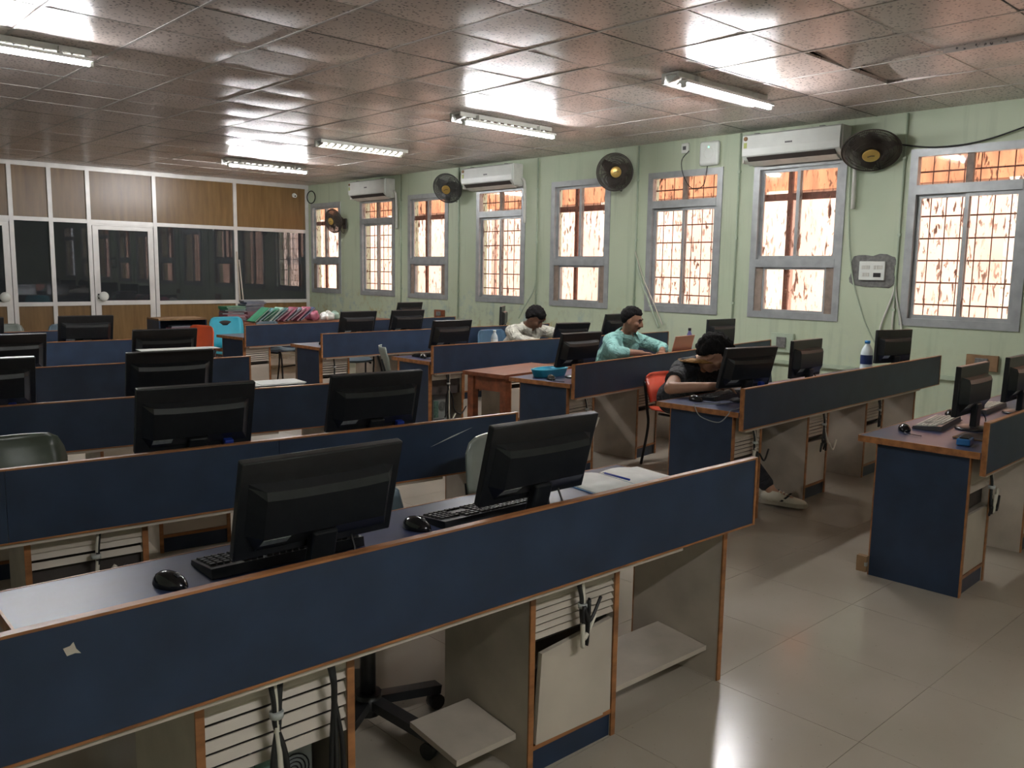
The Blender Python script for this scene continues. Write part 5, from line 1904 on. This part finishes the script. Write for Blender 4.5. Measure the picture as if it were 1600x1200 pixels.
        if shoes == 'shoe_white':
            b = MB()
            for k in range(4):
                c = heel + d * L * (0.42 + 0.07 * k)
                b.tube([c + w * -0.03 + Vector((0, 0, zb + 0.082 - 0.008 * k)), c + Vector((0, 0, zb + 0.093 - 0.009 * k)), c + w * 0.03 + Vector((0, 0, zb + 0.082 - 0.008 * k))], 0.004, 5)
            b.build('laces', 'shoe_white', so_)
            b = MB()
            for s2 in (-1, 1):
                c = heel + d * L * 0.52
                b.hexa([c + w * 0.043 * s2 + d * -0.02 + Vector((0, 0, zb + 0.03)), c + w * 0.043 * s2 + d * 0.0 + Vector((0, 0, zb + 0.03)), c + w * 0.046 * s2 + Vector((0, 0, zb + 0.03)), c + w * 0.046 * s2 + d * -0.02 + Vector((0, 0, zb + 0.03)),
                        c + w * 0.030 * s2 + d * 0.03 + Vector((0, 0, zb + 0.075)), c + w * 0.030 * s2 + d * 0.045 + Vector((0, 0, zb + 0.075)), c + w * 0.034 * s2 + d * 0.045 + Vector((0, 0, zb + 0.075)), c + w * 0.034 * s2 + d * 0.03 + Vector((0, 0, zb + 0.075))])
            b.build('side_stripe', 'black_plastic', so_)
    # hair: a shell that swells over the skull and dives under the skin around the face
    b = MB()
    tmp = bmesh.new()
    bmesh.ops.create_uvsphere(tmp, u_segments=40, v_segments=28, radius=1)
    rr3 = random.Random(label)
    ph = [rr3.uniform(0, 6) for _ in range(4)]
    for v in tmp.verts:
        d = v.co.copy()
        line = 0.40 - fringe * 0.9 if d.y > 0 else 0.40
        front = (d.y * 0.85 + 0.05)
        cut = -0.98 + 1.28 * max(0.0, min(1.0, (d.y + 0.45) / 0.85)) - fringe * 0.5 * max(0.0, min(1.0, (d.y - 0.2) / 0.5))
        cov = max(0.0, min(1.0, (d.z - cut) / 0.26))
        cov = cov ** 0.8
        rough = 0.0052 * (math.sin(17 * d.x + ph[0]) + math.sin(21 * d.y + ph[1]) + math.sin(19 * d.z + ph[2])) * (hair / 0.02) * 0.5
        th = -0.016 + cov * (0.016 + hair + rough)
        v.co = Vector((d.x * (0.076 + th), -0.012 + d.y * (0.094 + th), 0.025 + d.z * (0.088 + th * 1.1)))
    for f in tmp.faces:
        f.smooth = True
    b.merge(tmp, Matrix.Translation(H) @ MB3, True)
    b.build('hair', 'hair_black', root)
    for s in (-1, 1):
        b = MB(); b.ball(hp(s * 0.031, 0.076, 0.000), 1, (0.011, 0.007, 0.0045), 10, MB3); ey = b.build('eye', 'eye_white', root)
        b = MB(); b.ball(hp(s * 0.031, 0.083, -0.002), 1, (0.0065, 0.004, 0.0065), 8, MB3); b.build('iris', 'iris_dark', ey)
        b = MB(); b.tube([hp(s * 0.014, 0.092, 0.024), hp(s * 0.032, 0.087, 0.030), hp(s * 0.052, 0.071, 0.024)], 0.0042, 5); b.build('eyebrow', 'hair_black', root)
    b = MB(); b.tube([hp(-0.024, 0.083, -0.064), hp(0, 0.0935, -0.062), hp(0.024, 0.083, -0.064)], 0.0045, 6); b.build('mouth', 'lip', root)
    if moustache:
        b = MB(); b.tube([hp(-0.030, 0.080, -0.055), hp(-0.012, 0.0925, -0.048), hp(0.012, 0.0925, -0.048), hp(0.030, 0.080, -0.055)], 0.006, 6); b.build('moustache', 'hair_black', root)
    return root, sh, V, B, hp, NK, sax


# man in the aqua shirt
person('man in a striped aqua shirt with moustache, writing at the desk', dict(
    pelvis=(6.36, 5.48, 0.585), chest=(6.29, 5.24, 0.80), neck=(6.28, 5.17, 0.925), head=(6.265, 5.09, 1.065),
    sh_r=(6.10, 5.22, 0.865), sh_l=(6.465, 5.185, 0.865), el_r=(5.98, 5.04, 0.785), el_l=(6.60, 4.98, 0.79), wr_r=(6.18, 4.90, 0.772), wr_l=(6.42, 4.85, 0.775),
    hd_r=(0.8, -0.5, -0.05), hd_l=(-0.75, -0.55, -0.05), hn_r=(0.1, -0.1, -1), hn_l=(0, 0, -1),
    kn_r=(6.22, 5.06, 0.53), kn_l=(6.46, 5.04, 0.53), an_r=(6.22, 5.22, 0.095), an_l=(6.46, 5.22, 0.095), to_r=(6.20, 5.06, 0.03), to_l=(6.44, 5.06, 0.03),
    look=(0.42, -0.86, -0.26), headup=(0.05, -0.25, 1)), 'skin_a', 'shirt_aqua', 'trouser_dark', (0.42, True), 0.014, True, collar='shirt_aqua')
# man in the white shirt, head bowed
person('man in an off-white shirt bowing his head over the desk', dict(
    pelvis=(6.56, 7.06, 0.585), chest=(6.48, 6.78, 0.78), neck=(6.46, 6.70, 0.89), head=(6.475, 6.60, 1.00),
    sh_r=(6.27, 6.76, 0.855), sh_l=(6.67, 6.72, 0.855), el_r=(6.14, 6.50, 0.79), el_l=(6.82, 6.47, 0.80), wr_r=(6.28, 6.30, 0.76), wr_l=(6.64, 6.30, 0.76),
    hd_r=(0.7, -0.6, -0.05), hd_l=(-0.7, -0.6, -0.05), hn_r=(0, 0, -1), hn_l=(0, 0, -1),
    kn_r=(6.42, 6.62, 0.53), kn_l=(6.66, 6.60, 0.53), an_r=(6.42, 6.66, 0.095), an_l=(6.66, 6.64, 0.095), to_r=(6.40, 6.50, 0.03), to_l=(6.66, 6.48, 0.03),
    look=(0.30, -0.72, -0.62), headup=(0.10, -0.62, 0.78)), 'skin_b', 'shirt_white', 'trouser_brown', (0.85, True), 0.022, False, collar='shirt_white', fringe=0.35)
# person in black, cheek on hand
pr = person('person in a black T-shirt and white sneakers bent over the keyboard', dict(
    pelvis=(5.14, 3.70, 0.60), chest=(4.99, 3.44, 0.79), neck=(4.90, 3.355, 0.915), head=(4.875, 3.255, 0.965),
    sh_r=(4.80, 3.46, 0.85), sh_l=(5.14, 3.34, 0.86), el_r=(4.47, 3.30, 0.765), el_l=(5.20, 3.12, 0.765), wr_r=(4.63, 3.07, 0.79), wr_l=(4.99, 3.10, 0.83),
    hd_r=(0.75, -0.6, -0.05), hd_l=(-0.45, 0.15, 0.85), hn_r=(0.1, -0.1, -1), hn_l=(-0.6, 0.5, -0.2),
    kn_r=(4.90, 3.24, 0.54), kn_l=(5.12, 3.30, 0.54), an_r=(4.97, 2.84, 0.11), an_l=(5.07, 2.98, 0.095), to_r=(5.02, 2.68, 0.04), to_l=(5.10, 2.81, 0.03),
    look=(0.42, -0.62, -0.66), headup=(0.25, -0.55, 0.80)), 'skin_c', 'shirt_black', 'trouser_dark', (0.62, False), 0.034, False, 'shoe_white', fringe=0.45)
root, sh, V, B, hp, NK, sax = pr
b = MB()
n = 16
q0, q1 = [], []
for k in range(n + 1):                       # mustard yoke round the back of the neck
    a = R(60) + R(240) * k / n
    fw = Vector((0.42, -0.75, 0)).normalized()
    sd = Vector((0, 0, 1)).cross(fw)
    nd = (hp(0, -0.02, -0.05) - NK).normalized()
    rad = (fw * math.cos(a) + sd * math.sin(a))
    q0.append(NK + rad * 0.078 + nd * 0.040)
    q1.append(NK + rad * 0.165 - nd * 0.018)
va, vb = [b.bm.verts.new(p) for p in q0], [b.bm.verts.new(p) for p in q1]
vc, vd = [b.bm.verts.new(p + Vector((0, 0, 0.007))) for p in q1], [b.bm.verts.new(p + Vector((0, 0, 0.007))) for p in q0]
for k in range(n):
    b.bm.faces.new((va[k], va[k + 1], vb[k + 1], vb[k]))
    b.bm.faces.new((vd[k], vc[k], vc[k + 1], vd[k + 1]))
    b.bm.faces.new((vb[k], vb[k + 1], vc[k + 1], vc[k]))
    b.bm.faces.new((va[k], vd[k], vd[k + 1], va[k + 1]))
b.build('yoke', 'mustard', sh, smooth=True)
